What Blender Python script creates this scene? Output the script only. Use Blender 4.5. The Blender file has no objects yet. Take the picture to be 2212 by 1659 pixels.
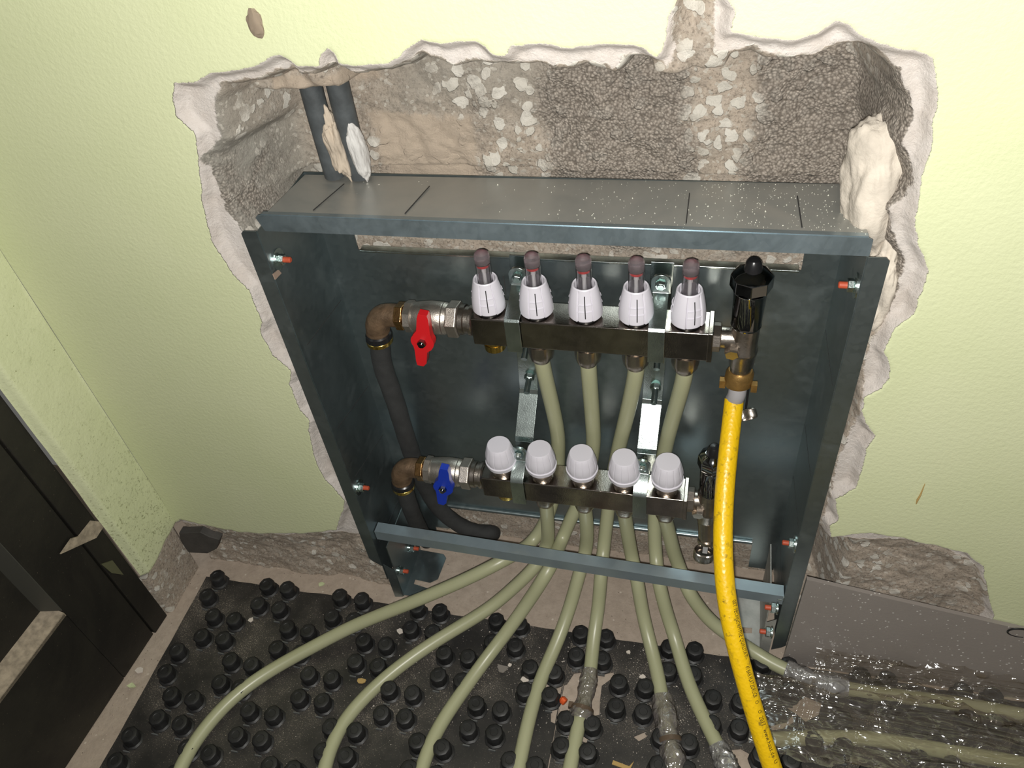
import bpy, math, random
import numpy as np
from mathutils import Vector, Matrix
random.seed(7)
S = bpy.context.scene
COL = S.collection

# ------------------------------------------------------------------ camera, light, exposure
F_PX, CX, CY = 1740.0, 1106.0, 829.5
CAM = np.array([.145, -.57, 1.032])
def _n(v): return v / np.linalg.norm(v)
_d = _n(np.array([1362 - CX, 2650 - CY, F_PX]))          # straight down, seen from the camera
_x = -np.array([-6350 - CX, 199 - CY, F_PX])             # along the wall
_z = -_d; _x = _n(_x - _z * (_x @ _z)); _y = np.cross(_z, _x)
R = np.stack([_x, _y, _z])
cam_data = bpy.data.cameras.new('camera')
cam_data.sensor_width = 36; cam_data.lens = F_PX / 2212 * 36
cam_data.clip_start = .01
cam = bpy.data.objects.new('camera', cam_data); COL.objects.link(cam)
M = Matrix([[R[i, 0], -R[i, 1], -R[i, 2], CAM[i]] for i in range(3)] + [[0, 0, 0, 1]])
cam.matrix_world = M
S.camera = cam

w = bpy.data.worlds.new('world'); S.world = w; w.use_nodes = True
w.node_tree.nodes['Background'].inputs[0].default_value = (1, .97, .90, 1)
w.node_tree.nodes['Background'].inputs[1].default_value = .115
ld = bpy.data.lights.new('phone_torch', 'POINT'); ld.energy = 34; ld.shadow_soft_size = .006
ld.color = (1, .975, .92)
lo = bpy.data.objects.new('phone_torch', ld); COL.objects.link(lo)
lo.location = Vector(CAM + R @ np.array([-.006, .014, -.004]))
S.view_settings.view_transform = 'Standard'; S.view_settings.look = 'None'
S.view_settings.gamma = 1; S.view_settings.use_curve_mapping = False
S.view_settings.exposure = 0

# ------------------------------------------------------------------ measuring: a pixel's ray met with a real plane
def hit(px, py, ax, val):
    v = R @ np.array([px - CX, py - CY, F_PX])
    return CAM + v * ((val - CAM[ax]) / v[ax])
def atx(px, py, x): return Vector(hit(px, py, 0, x))
def aty(px, py, y): return Vector(hit(px, py, 1, y))
def atz(px, py, z): return Vector(hit(px, py, 2, z))
def atd(px, py, d): return Vector(CAM + R @ np.array([px - CX, py - CY, F_PX]) * d / F_PX)

# ------------------------------------------------------------------ mesh helpers
class MB:
    def __init__(s): s.v = []; s.f = []; s.m = []; s.cm = 0
    def add(s, vs, fs):
        o = len(s.v); s.v += [Vector(p) for p in vs]; s.f += [tuple(i + o for i in f) for f in fs]; s.m += [s.cm] * len(fs)
        return s
    def box(s, a, b, rot=None, piv=None):
        (x0, y0, z0), (x1, y1, z1) = a, b
        vs = [Vector(p) for p in ((x0,y0,z0),(x1,y0,z0),(x1,y1,z0),(x0,y1,z0),(x0,y0,z1),(x1,y0,z1),(x1,y1,z1),(x0,y1,z1))]
        if rot is not None:
            piv = Vector(piv) if piv is not None else sum(vs, Vector()) / 8
            vs = [piv + rot @ (p - piv) for p in vs]
        return s.add(vs, [(3,2,1,0),(4,5,6,7),(0,1,5,4),(1,2,6,5),(2,3,7,6),(3,0,4,7)])
    def lathe(s, prof, o=(0,0,0), axis=(0,0,1), n=32, mod=None, cap=True):
        """prof: list of (h, r) along axis from o"""
        ax = Vector(axis).normalized(); o = Vector(o)
        u = ax.orthogonal().normalized() if abs(ax.z) < .99 else Vector((1,0,0)); vv = ax.cross(u)
        vs = []; fs = []
        for (h, r) in prof:
            for k in range(n):
                a = 2 * math.pi * k / n
                rr = r * (mod(k / n, h) if mod else 1)
                vs.append(o + ax * h + (u * math.cos(a) + vv * math.sin(a)) * rr)
        for i in range(len(prof) - 1):
            for k in range(n):
                k2 = (k + 1) % n
                fs.append((i*n+k, i*n+k2, (i+1)*n+k2, (i+1)*n+k))
        if cap:
            fs.append(tuple(range(n-1, -1, -1))); fs.append(tuple(range((len(prof)-1)*n, len(prof)*n)))
        return s.add(vs, fs)
    def cyl(s, p0, p1, r, r1=None, n=24):
        p0 = Vector(p0); p1 = Vector(p1); L = (p1 - p0).length
        return s.lathe([(0, r), (L, r if r1 is None else r1)], p0, p1 - p0, n)
    def hexnut(s, p0, p1, r, n=6):
        p0 = Vector(p0); p1 = Vector(p1); L = (p1 - p0).length
        return s.lathe([(0, r*.9), (L*.12, r), (L*.88, r), (L, r*.9)], p0, p1 - p0, n)
    def tube(s, path, r, n=16, rmod=None, cap=True):
        P = [Vector(p) for p in path]; N = len(P)
        T = [(P[min(i+1, N-1)] - P[max(i-1, 0)]).normalized() for i in range(N)]
        u = T[0].orthogonal().normalized(); vs = []; fs = []
        for i in range(N):
            u = (u - T[i] * u.dot(T[i])).normalized(); b = T[i].cross(u)
            for k in range(n):
                a = 2 * math.pi * k / n
                rr = (r[i] if hasattr(r, '__len__') else r) * (rmod(i, k) if rmod else 1)
                vs.append(P[i] + (u * math.cos(a) + b * math.sin(a)) * rr)
        for i in range(N - 1):
            for k in range(n):
                k2 = (k + 1) % n
                fs.append((i*n+k, i*n+k2, (i+1)*n+k2, (i+1)*n+k))
        if cap:
            fs.append(tuple(range(n-1, -1, -1))); fs.append(tuple(range((N-1)*n, N*n)))
        return s.add(vs, fs)
    def prism(s, pts, d):
        """closed polygon pts (3D) pushed along d"""
        n = len(pts); P = [Vector(p) for p in pts]; d = Vector(d)
        nr = Vector()
        for i in range(n): nr += P[i].cross(P[(i+1) % n])
        if nr.dot(d) > 0: P = P[::-1]
        vs = P + [p + d for p in P]
        fs = [tuple(range(n)), tuple(range(2*n-1, n-1, -1))] + [(i, n+i, n+(i+1) % n, (i+1) % n)[::1] for i in range(n)]
        fs = [fs[0], fs[1]] + [f[::-1] if False else f for f in fs[2:]]
        return s.add(vs, fs)
    def strip(s, line, th, x0, x1):
        """sheet strip: profile polyline (y,z) given thickness th, between x0 and x1"""
        n = len(line); L = [Vector((0, a, b)) for a, b in line]; off = []
        for i in range(n):
            t = (L[min(i+1, n-1)] - L[max(i-1, 0)]).normalized(); off.append(L[i] + Vector((0, -t.z, t.y)) * th)
        loop = L + off[::-1]
        return s.prism([p + Vector((x0, 0, 0)) for p in loop], (x1 - x0, 0, 0))
def smooth_path(pts, n=8):
    """Catmull-Rom through pts"""
    P = [Vector(p) for p in pts]; P = [P[0]*2 - P[1]] + P + [P[-1]*2 - P[-2]]; out = []
    for i in range(1, len(P) - 2):
        for k in range(n):
            t = k / n; a, b, c, d = P[i-1], P[i], P[i+1], P[i+2]
            out.append(.5 * ((2*b) + (c - a)*t + (2*a - 5*b + 4*c - d)*t*t + (3*b - a - 3*c + d)*t**3))
    out.append(P[-2]); return out
def relax(P, it=6):
    P = [p.copy() for p in P]
    for _ in range(it):
        Q = [p.copy() for p in P]
        for i in range(1, len(P) - 1): Q[i] = P[i]*.5 + (P[i-1] + P[i+1])*.25
        P = Q
    return P
def build(name, mb, mats, parent=None, bevel=0, ang=35, smooth=True, org=None):
    me = bpy.data.meshes.new(name)
    o = bpy.data.objects.new(name, me); COL.objects.link(o)
    O = Vector((0,0,0))
    if parent is not None:
        p = parent
        while p is not None: O += p.location; p = p.parent
    elif org is not None: O = Vector(org); o.location = O
    me.from_pydata([v - O for v in mb.v], [], mb.f)
    if not isinstance(mats, (list, tuple)): mats = [mats]
    for m in mats: me.materials.append(m)
    if len(mats) > 1: me.polygons.foreach_set('material_index', mb.m)
    import bmesh
    bm = bmesh.new(); bm.from_mesh(me); bmesh.ops.recalc_face_normals(bm, faces=bm.faces); bm.to_mesh(me); bm.free()
    if smooth:
        me.shade_smooth(); me.set_sharp_from_angle(angle=math.radians(ang))
    if bevel:
        md = o.modifiers.new('bevel', 'BEVEL'); md.width = bevel; md.segments = 2; md.limit_method = 'ANGLE'; md.angle_limit = math.radians(40); md.harden_normals = True
    if parent is not None: o.parent = parent
    return o
def tag(o, label=None, cat=None, group=None, kind=None):
    if label: o['label'] = label
    if cat: o['category'] = cat
    if group: o['group'] = group
    if kind: o['kind'] = kind
    return o
def thing(name, loc, label, cat, group=None):
    o = bpy.data.objects.new(name, None); COL.objects.link(o); o.location = loc; o.empty_display_size = .02
    return tag(o, label, cat, group)
def copy_part(o, parent, loc=None):
    c = o.copy(); COL.objects.link(c); c.parent = parent
    if loc is not None: c.location = loc
    for ch in [x for x in bpy.data.objects if x.parent == o]: copy_part(ch, c)
    return c

# ------------------------------------------------------------------ materials
class NT:
    def __init__(s, name):
        s.m = bpy.data.materials.new(name); s.m.use_nodes = True; s.t = s.m.node_tree; s.N = s.t.nodes; s.b = s.N['Principled BSDF']; s.out = s.N['Material Output']
        s.co = s.N.new('ShaderNodeTexCoord').outputs['Object']
    def new(s, t, **k):
        n = s.N.new(t)
        for a, b in k.items(): setattr(n, a, b)
        return n
    def L(s, a, b): s.t.links.new(a, b)
    def put(s, sock, v):
        if hasattr(v, 'is_linked') or isinstance(v, bpy.types.NodeSocket): s.L(v, sock)
        else:
            if isinstance(v, tuple) and len(v) == 3 and sock.type == 'RGBA': v = (*v, 1)
            sock.default_value = v
    def noise(s, scale, detail=4, rough=.55, dist=0, co=None):
        n = s.new('ShaderNodeTexNoise'); n.inputs['Scale'].default_value = scale; n.inputs['Detail'].default_value = detail
        n.inputs['Roughness'].default_value = rough; n.inputs['Distortion'].default_value = dist; s.L(co or s.co, n.inputs['Vector']); return n.outputs['Fac']
    def voro(s, scale, out='Distance', feat='F1', co=None, rnd=1):
        n = s.new('ShaderNodeTexVoronoi', feature=feat); n.inputs['Scale'].default_value = scale; n.inputs['Randomness'].default_value = rnd
        s.L(co or s.co, n.inputs['Vector']); return n.outputs[out]
    def ramp(s, fac, *st):
        n = s.new('ShaderNodeValToRGB'); e = n.color_ramp.elements
        for i, (p, c) in enumerate(st):
            if not isinstance(c, tuple): c = (c, c, c)
            el = e[i] if i < 2 else e.new(p)
            el.position = p; el.color = (*c, 1)
        s.L(fac, n.inputs[0]); return n.outputs[0]
    def mix(s, f, a, b, mode='MIX'):
        n = s.new('ShaderNodeMix', data_type='RGBA', blend_type=mode)
        s.put(n.inputs[0], f); s.put(n.inputs[6], a); s.put(n.inputs[7], b); return n.outputs[2]
    def math(s, op, a, b=0., c=None, clamp=False):
        n = s.new('ShaderNodeMath', operation=op, use_clamp=clamp); s.put(n.inputs[0], a); s.put(n.inputs[1], b)
        if c is not None: s.put(n.inputs[2], c)
        return n.outputs[0]
    def step(s, v, a, b):
        n = s.new('ShaderNodeMapRange'); n.interpolation_type = 'SMOOTHSTEP'; s.put(n.inputs[0], v); n.inputs[1].default_value = a; n.inputs[2].default_value = b; return n.outputs[0]
    def attr(s, name): n = s.new('ShaderNodeAttribute', attribute_name=name); return n.outputs['Fac']
    def bump(s, h, strength=.5, dist=.001, prev=None):
        n = s.new('ShaderNodeBump'); n.inputs['Strength'].default_value = strength; n.inputs['Distance'].default_value = dist; s.L(h, n.inputs['Height'])
        if prev is not None: s.L(prev, n.inputs['Normal'])
        return n.outputs[0]
    def set(s, color=None, rough=None, metal=None, normal=None, **k):
        B = s.b.inputs
        if color is not None: s.put(B['Base Color'], color)
        if rough is not None: s.put(B['Roughness'], rough)
        if metal is not None: s.put(B['Metallic'], metal)
        if normal is not None: s.L(normal, B['Normal'])
        for a, b in k.items(): s.put(B[a.replace('_', ' ')], b)
        return s.m

def simple(name, col, rough=.5, metal=0, bump=0, bscale=400, mottle=0, msc=40, **k):
    n = NT(name); c = col
    if mottle:
        f = n.noise(msc, 5); c = n.mix(n.ramp(f, (.35, 0.), (.65, 1.)), col, tuple(min(1, x * (1 - mottle)) for x in col))
    nm = n.bump(n.noise(bscale, 3), .4, bump) if bump else None
    return n.set(c, rough, metal, nm, **k)

def galv(name, base=(.275, .335, .35), dust=0., dustc=(.34, .30, .25), rough=.31, dots=False):
    n = NT(name)
    sp = n.voro(160, 'Color'); g = n.new('ShaderNodeRGBToBW'); n.L(sp, g.inputs[0])
    cl = n.noise(7, 4, .5, .4); c = n.mix(n.ramp(cl, (.3, 0.), (.75, 1.)), base, tuple(x * .84 for x in base))
    c = n.mix(n.math('MULTIPLY', g.outputs[0], .07), c, (.7, .76, .76))
    sm = n.noise(13, 5, .55, 1.2); smf = n.ramp(sm, (.55, 0.), (.78, 1.))
    r = n.math('MULTIPLY_ADD', smf, .12, rough)
    r = n.math('MULTIPLY_ADD', g.outputs[0], .06, r)
    st = n.noise(5, 8, .7, 2.5); dfac = n.math('MULTIPLY_ADD', n.ramp(st, (.35, 0.), (.7, 1.)), .25 * (1 if dust else .18), n.math('MULTIPLY', smf, .09))
    dfac = n.math('ADD', dfac, dust, clamp=True)
    col = n.mix(dfac, c, dustc)
    if dots:
        v = n.voro(130); nz = n.noise(14, 3); lim = n.math('MULTIPLY', n.step(nz, .45, .8), .16)
        dm = n.math('LESS_THAN', v, lim); col = n.mix(dm, col, (.85, .85, .78)); dfac = n.math('MAXIMUM', dfac, dm)
    met = n.math('SUBTRACT', .93, dfac, clamp=True)
    return n.set(col, r, met, n.bump(n.noise(6, 3), .3, .003))

M_galv = galv('galvanised_steel')
M_galvtop = galv('galvanised_steel_dusty', dust=.50, dots=True, dustc=(.36, .335, .29))
M_galvfl = galv('galvanised_flange', base=(.30, .38, .42), dust=.06, dustc=(.17, .20, .23))
M_rail = galv('rail_steel', base=(.36, .44, .48), dust=.30, dustc=(.17, .21, .24))
M_zinc = simple('bright_zinc', (.66, .76, .74), .24, 1, .0003, 700, .25, 60)
M_groove = simple('scored_line', (.03, .03, .03), .7)
M_steelbar = simple('polished_steel_bar', (.42, .38, .34), .10, 1, .0003, 900, .3, 60)
M_nickel = simple('nickel_plated_brass', (.60, .54, .48), .28, 1, .0005, 500, .3, 70)
M_nickel_s = simple('satin_nickel', (.60, .55, .49), .38, .95, .0006, 900, .25, 80)
M_chrome = simple('dark_chrome', (.27, .28, .29), .07, 1)
M_brass = simple('brass', (.85, .60, .16), .2, 1, .0003, 600, .2, 90)
M_brassd = simple('dull_brass', (.42, .25, .08), .42, .75, .0006, 500, .35, 90)
M_bronze = simple('cast_bronze_dusty', (.23, .15, .09), .5, .55, .0012, 350, .5, 80)
M_bronze_n = simple('bronze_nut', (.66, .38, .16), .24, 1, .0005, 400, .35, 70)
M_blackp = simple('black_plastic', (.012, .012, .013), .28)
M_white = simple('white_plastic', (.66, .64, .70), .38, 0, 0)
M_red = simple('red_lever', (.55, .012, .016), .33)
M_blue = simple('blue_lever', (.008, .035, .38), .33)
M_redtip = simple('red_thread_cap', (.42, .07, .03), .5)
M_redring = simple('red_scale_ring', (.6, .01, .01), .4)
M_tick = simple('black_mark', (.006, .006, .006), .6)
M_ins = simple('grey_pipe_insulation', (.035, .036, .036), .85, 0, .0006, 500, .3, 60)
M_greyp = simple('grey_foam_pipe_sleeve', (.075, .085, .09), .6, 0, .0004, 300, .4, 60)
M_sleeve = simple('grey_hose_sleeve', (.33, .32, .33), .35, 0, 0)
n = NT('clear_plastic'); M_clear = n.set((.90, .88, .90), .05, 0, None, Transmission_Weight=.97, IOR=1.45)
n = NT('smoky_dome'); M_dome = n.set((.50, .43, .45), .12, 0, n.bump(n.noise(400), .6, .0008), Transmission_Weight=.88, IOR=1.4)
# pale pipe
n = NT('pale_heating_pipe'); f = n.noise(14, 3)
M_pipe = n.set(n.mix(f, (.33, .335, .20), (.405, .41, .265)), .36, 0, None, Subsurface_Weight=.12, Subsurface_Radius=(.004, .004, .002), Coat_Weight=.05, Coat_Roughness=.25)
# yellow hose
n = NT('yellow_hose_rubber')
v = n.voro(260, co=n.co); s_ = n.noise(130, 4, .7); s2 = n.noise(25, 3)
dirt = n.math('MULTIPLY', n.ramp(s_, (.56, 0.), (.68, 1.)), n.ramp(s2, (.35, .15), (.65, .85)))
M_hose = n.set(n.mix(dirt, (.80, .50, .005), (.18, .12, .02)), .36, 0, n.bump(v, .5, .0007), Coat_Weight=.0)
# floor
n = NT('dusty_screed')
a = n.noise(4, 8, .65); b = n.noise(60, 6, .7); v = n.voro(70); c = n.mix(n.ramp(a, (.35, 0.), (.7, 1.)), (.40, .325, .262), (.47, .395, .325))
c = n.mix(n.ramp(b, (.4, 0.), (.75, .8)), c, (.31, .25, .20)); c = n.mix(n.math('LESS_THAN', n.voro(55), .09), c, (.55, .48, .40)); c = n.mix(n.math('LESS_THAN', n.voro(95, co=n.co), .06), c, (.10, .08, .06))
M_floor = n.set(c, .95, 0, n.bump(b, .8, .0022))
# mat
n = NT('black_moulded_plastic')
a = n.noise(3.5, 5, .6); b = n.noise(700, 2, .8); c2 = n.noise(11, 5, .6)
df = n.math('MULTIPLY', n.ramp(a, (.36, .1), (.58, 1.)), n.ramp(c2, (.38, .2), (.62, 1.)))
sp = n.math('MULTIPLY', n.math('GREATER_THAN', b, n.math('MULTIPLY_ADD', df, -.16, .74)), .8)
c = n.mix(n.math('MULTIPLY', df, .42), (.0085, .0085, .009), (.13, .115, .10)); c = n.mix(sp, c, (.36, .31, .25))
M_stud = simple('black_stud_plastic', (.0095,.0095,.0098), .5, 0, .0006, 120, -1.2, 45)
M_lip = simple('worn_black_plastic', (.11, .115, .115), .45)
M_mat = n.set(c, .5, 0, n.bump(n.noise(60, 4), .5, .0006))
# door
n = NT('black_dirty_door')
a = n.noise(5, 6, .65, 1.); b = n.noise(420, 2, .7); c = n.mix(n.ramp(a, (.4, 0.), (.8, .6)), (.0085, .0075, .006), (.042, .038, .026))
c = n.mix(n.math('GREATER_THAN', b, .73), c, (.18, .15, .11)); M_door = n.set(c, .55, 0, n.bump(n.noise(200), .5, .0006))
M_dust = simple('settled_dust', (.36, .30, .225), .95, 0, .001, 300, .4, 120)
# foam strip
n = NT('grey_edge_insulation'); b = n.math('LESS_THAN', n.voro(150), n.math('MULTIPLY', n.noise(9), .30)); c = n.mix(n.noise(10, 4), (.235, .21, .19), (.29, .26, .24))
M_foam = n.set(n.mix(b, c, (.55, .53, .5)), .30, 0, n.bump(n.noise(250), .4, .0005))
M_foamd = simple('grey_foam_offcut', (.07, .065, .06), .7, 0, .001, 200, .3)
def film(name, tr, gl, dif, glo, rough=.12, bs=60):
    """thin foil: see-through, a little milky, and glossy"""
    n = NT(name); t = n.new('ShaderNodeBsdfTransparent'); t.inputs[0].default_value = (*tr, 1)
    d = n.new('ShaderNodeBsdfDiffuse'); d.inputs['Color'].default_value = (*gl, 1)
    g = n.new('ShaderNodeBsdfGlossy'); g.inputs['Roughness'].default_value = rough; g.inputs['Color'].default_value = (1, 1, 1, 1)
    bp = n.bump(n.noise(bs, 2, .45, 1.2), 1., .009); n.L(bp, g.inputs['Normal']); n.L(bp, d.inputs['Normal'])
    m1 = n.new('ShaderNodeMixShader'); m1.inputs[0].default_value = dif; n.L(t.outputs[0], m1.inputs[1]); n.L(d.outputs[0], m1.inputs[2])
    m2 = n.new('ShaderNodeMixShader'); m2.inputs[0].default_value = glo; n.L(m1.outputs[0], m2.inputs[1]); n.L(g.outputs[0], m2.inputs[2]); n.L(m2.outputs[0], n.out.inputs[0]); return n.m
M_film = film('clear_plastic_film', (.88, .85, .81), (.30, .26, .22), .14, .11, .13, 28)
M_tape = film('silvery_wrapping_tape', (.6, .58, .56), (.27, .26, .255), .75, .22, .2, 45)
M_tapec = film('clear_wrapping_tape', (.75, .72, .70), (.30, .27, .26), .40, .14, .18, 45)
M_straw = simple('wood_splinter', (.42, .28, .10), .8)
M_plchip = simple('plaster_chip', (.62, .56, .50), .9, 0, .001, 200)
M_greenchip = simple('green_paint_chip', (.50, .55, .32), .8, 0, .0006, 200)
M_orange = simple('orange_rubber', (.75, .12, .03), .4)
M_mortar = simple('mortar_lump_material', (.60, .54, .46), .95, 0, .0025, 220, .25, 40)

# wall: paint / plaster / masonry by distance attributes
def wall_mat(name, dirt=0.):
    n = NT(name)
    sdp = n.attr('sdp'); sdc = n.attr('sdc'); zone = n.attr('zone'); grey = n.attr('grey')
    w1 = n.noise(90, 5, .6); w2 = n.noise(300, 4, .6)
    e = n.math('MULTIPLY_ADD', w1, .008, -.004); e2 = n.math('MULTIPLY_ADD', w2, .003, -.0015)
    inp = n.step(n.math('ADD', sdp, e2), -.0004, .0004)
    inc = n.step(n.math('ADD', sdc, n.math('ADD', e, e2)), -.001, .001)
    pn = n.noise(6, 4); paint = n.mix(n.ramp(pn, (.3, 0.), (.7, 1.)), (.575, .615, .375), (.615, .645, .415))
    wn = n.noise(70, 4, .7); paint = n.mix(n.math('MULTIPLY', n.ramp(wn, (.6, 0.), (.8, 1.)), .15 + dirt * .4), paint, (.35, .38, .2))
    if dirt:
        gz = n.noise(240, 3, .8); lo_ = n.attr('low'); sel = n.math('MULTIPLY', n.math('GREATER_THAN', gz, .60), lo_)
        paint = n.mix(n.math('MULTIPLY', sel, .8), paint, (.12, .12, .04)); sel2 = n.math('GREATER_THAN', n.noise(170, 2), .74); paint = n.mix(n.math('MULTIPLY', sel2, .6), paint, (.2, .2, .08))
    plas = n.mix(n.ramp(n.noise(35, 6, .65), (.35, 0.), (.7, 1.)), (.70, .65, .61), (.58, .52, .47))
    # masonry
    m1 = n.noise(16, 8, .68, .5); m2 = n.noise(55, 6, .7)
    mor = n.mix(n.ramp(m1, (.32, 0.), (.55, .5), (.75, 1.)), (.60, .50, .405), (.40, .34, .275))
    mor = n.mix(n.ramp(m2, (.5, 0.), (.72, .7)), mor, (.56, .50, .43))
    m3 = n.noise(330, 5, .75); mor = n.mix(n.ramp(m3, (.36, .8), (.50, 0.)), mor, (.20, .165, .13)); mor = n.mix(n.ramp(m3, (.58, 0.), (.68, .7)), mor, (.66, .61, .53))
    gr = n.mix(n.ramp(m1, (.35, 0.), (.7, 1.)), (.42, .40, .35), (.28, .265, .23)); mor = n.mix(grey, mor, gr)
    wc = n.new('ShaderNodeTexNoise'); wc.inputs['Scale'].default_value = 60; wc.inputs['Detail'].default_value = 3; n.L(n.co, wc.inputs['Vector'])
    wv = n.new('ShaderNodeVectorMath', operation='MULTIPLY_ADD'); n.L(wc.outputs['Color'], wv.inputs[0]); wv.inputs[1].default_value = (.016, .016, .016); n.L(n.co, wv.inputs[2])
    vb = n.voro(85, 'Distance', co=wv.outputs[0]); vr = n.voro(85, 'Color', co=wv.outputs[0]); bw = n.new('ShaderNodeRGBToBW'); n.L(vr, bw.inputs[0])
    pz = n.attr('peb'); peb = n.math('MULTIPLY', n.step(n.math('MULTIPLY_ADD', bw.outputs[0], .35, n.math('SUBTRACT', .30, vb)), .0, .06), n.math('GREATER_THAN', n.math('MULTIPLY_ADD', pz, .26, bw.outputs[0]), .66)); peb = n.math('MULTIPLY', peb, n.math('MAXIMUM', pz, n.ramp(n.noise(14), (.42, 0.), (.55, 1.))))
    vs2 = n.voro(210, 'Distance', co=wv.outputs[0]); vsc = n.voro(210, 'Color', co=wv.outputs[0]); bw3 = n.new('ShaderNodeRGBToBW'); n.L(vsc, bw3.inputs[0]); pb2 = n.math('MULTIPLY', n.math('LESS_THAN', vs2, .40), n.math('GREATER_THAN', bw3.outputs[0], .60))
    mor = n.mix(n.math('MULTIPLY', pb2, .65), mor, n.mix(bw3.outputs[0], (.40, .36, .30), (.74, .70, .62))); mor = n.mix(peb, mor, n.mix(bw.outputs[0], (.50, .46, .38), (.86, .82, .74)))
    lv = n.voro(420, 'Distance'); lw = n.voro(420, 'Color'); bw2 = n.new('ShaderNodeRGBToBW'); n.L(lw, bw2.inputs[0])
    lwc = n.mix(n.ramp(lv, (.3, 0.), (.75, .85)), n.mix(bw2.outputs[0], (.27, .235, .20), (.58, .51, .44)), (.12, .10, .08))
    tn = n.step(n.math('ADD', n.attr('tan'), n.math('MULTIPLY_ADD', m1, 1.4, -.7)), .40, .60); mor = n.mix(tn, mor, n.mix(n.noise(50, 5), (.62, .51, .40), (.52, .43, .34)))
    zf = n.math('MULTIPLY', n.step(n.math('ADD', zone, n.math('MULTIPLY_ADD', m1, 1.6, -.8)), .25, .75), .9)
    core = n.mix(zf, mor, lwc)
    col = n.mix(inc, plas, core); col = n.mix(inp, paint, col)
    bp = n.bump(n.noise(190, 4, .6), .35, .0011)
    # heights
    hp = n.math('MULTIPLY', n.noise(230, 4, .6), .30)
    hc = n.math('ADD', n.math('MULTIPLY', n.noise(80, 9, .78), 2.6), n.math('MULTIPLY', n.math('MULTIPLY', lv, zf), -1.6))
    hc = n.math('ADD', hc, n.math('MULTIPLY', peb, .8))
    hpl = n.math('MULTIPLY', n.noise(75, 9, .75), 1.8)
    h = n.math('ADD', n.math('MULTIPLY', hp, n.math('SUBTRACT', 1., inp)), n.math('MULTIPLY', n.math('ADD', n.math('MULTIPLY', hpl, n.math('SUBTRACT', 1., inc)), n.math('MULTIPLY', hc, inc)), inp))
    return n.set(col, n.math('MULTIPLY_ADD', inp, .35, .6), 0, n.bump(h, .9, .0022))
M_wall = wall_mat('painted_broken_wall'); M_wallL = wall_mat('painted_reveal', 1.)

# ------------------------------------------------------------------ numpy noise
def vnoise(x, y, sc, seed):
    rs = np.random.RandomState(seed); T = rs.rand(256, 256)
    u = x * sc; v = y * sc; i = np.floor(u).astype(int); j = np.floor(v).astype(int); fu = u - i; fv = v - j
    fu = fu*fu*(3-2*fu); fv = fv*fv*(3-2*fv)
    g = lambda a, b: T[a % 256, b % 256]
    return (g(i,j)*(1-fu)+g(i+1,j)*fu)*(1-fv) + (g(i,j+1)*(1-fu)+g(i+1,j+1)*fu)*fv
def fbm(x, y, sc, seed, o=4, gain=.5):
    r = 0; a = 1; t = 0
    for k in range(o): r = r + a * vnoise(x, y, sc * 2**k, seed + k); t += a; a *= gain
    return r / t - .5
def sstep(a, b, v): t = np.clip((v - a) / (b - a), 0, 1); return t*t*(3-2*t)
def sdist(X, Z, poly):
    """signed distance, positive inside"""
    P = np.array(poly); Q = np.roll(P, -1, 0); d = np.full(X.shape, 1e9); ins = np.zeros(X.shape, bool)
    for (ax, az), (bx, bz) in zip(P, Q):
        ex, ez = bx-ax, bz-az; L = ex*ex+ez*ez + 1e-12
        t = np.clip(((X-ax)*ex+(Z-az)*ez)/L, 0, 1); d = np.minimum(d, (X-ax-t*ex)**2+(Z-az-t*ez)**2)
        c = ((az > Z) != (bz > Z)) & (X < (bx-ax)*(Z-az)/(bz-az+1e-12)+ax); ins ^= c
    d = np.sqrt(d); return np.where(ins, d, -d)
def wxz(px, py):
    p = hit(px, py, 1, 0.); return (p[0], p[2])
def gridmesh(name, V, nu, nv, mat, attrs, org=(0,0,0)):
    me = bpy.data.meshes.new(name); me.vertices.add(nu*nv); me.vertices.foreach_set('co', V.reshape(-1).astype(np.float32))
    I = np.arange(nu*nv).reshape(nu, nv); q = np.stack([I[:-1,:-1], I[1:,:-1], I[1:,1:], I[:-1,1:]], -1).reshape(-1, 4)
    n = len(q); me.loops.add(n*4); me.loops.foreach_set('vertex_index', q.reshape(-1).astype(np.int32)); me.polygons.add(n)
    me.polygons.foreach_set('loop_start', np.arange(0, n*4, 4, dtype=np.int32))
    me.update(calc_edges=True); me.validate()
    for k, a in attrs.items():
        at = me.attributes.new(k, 'FLOAT', 'POINT'); at.data.foreach_set('value', np.broadcast_to(a, (nu, nv)).reshape(-1).astype(np.float32))
    me.shade_smooth(); me.materials.append(mat)
    o = bpy.data.objects.new(name, me); COL.objects.link(o); o.location = org; return o

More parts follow.
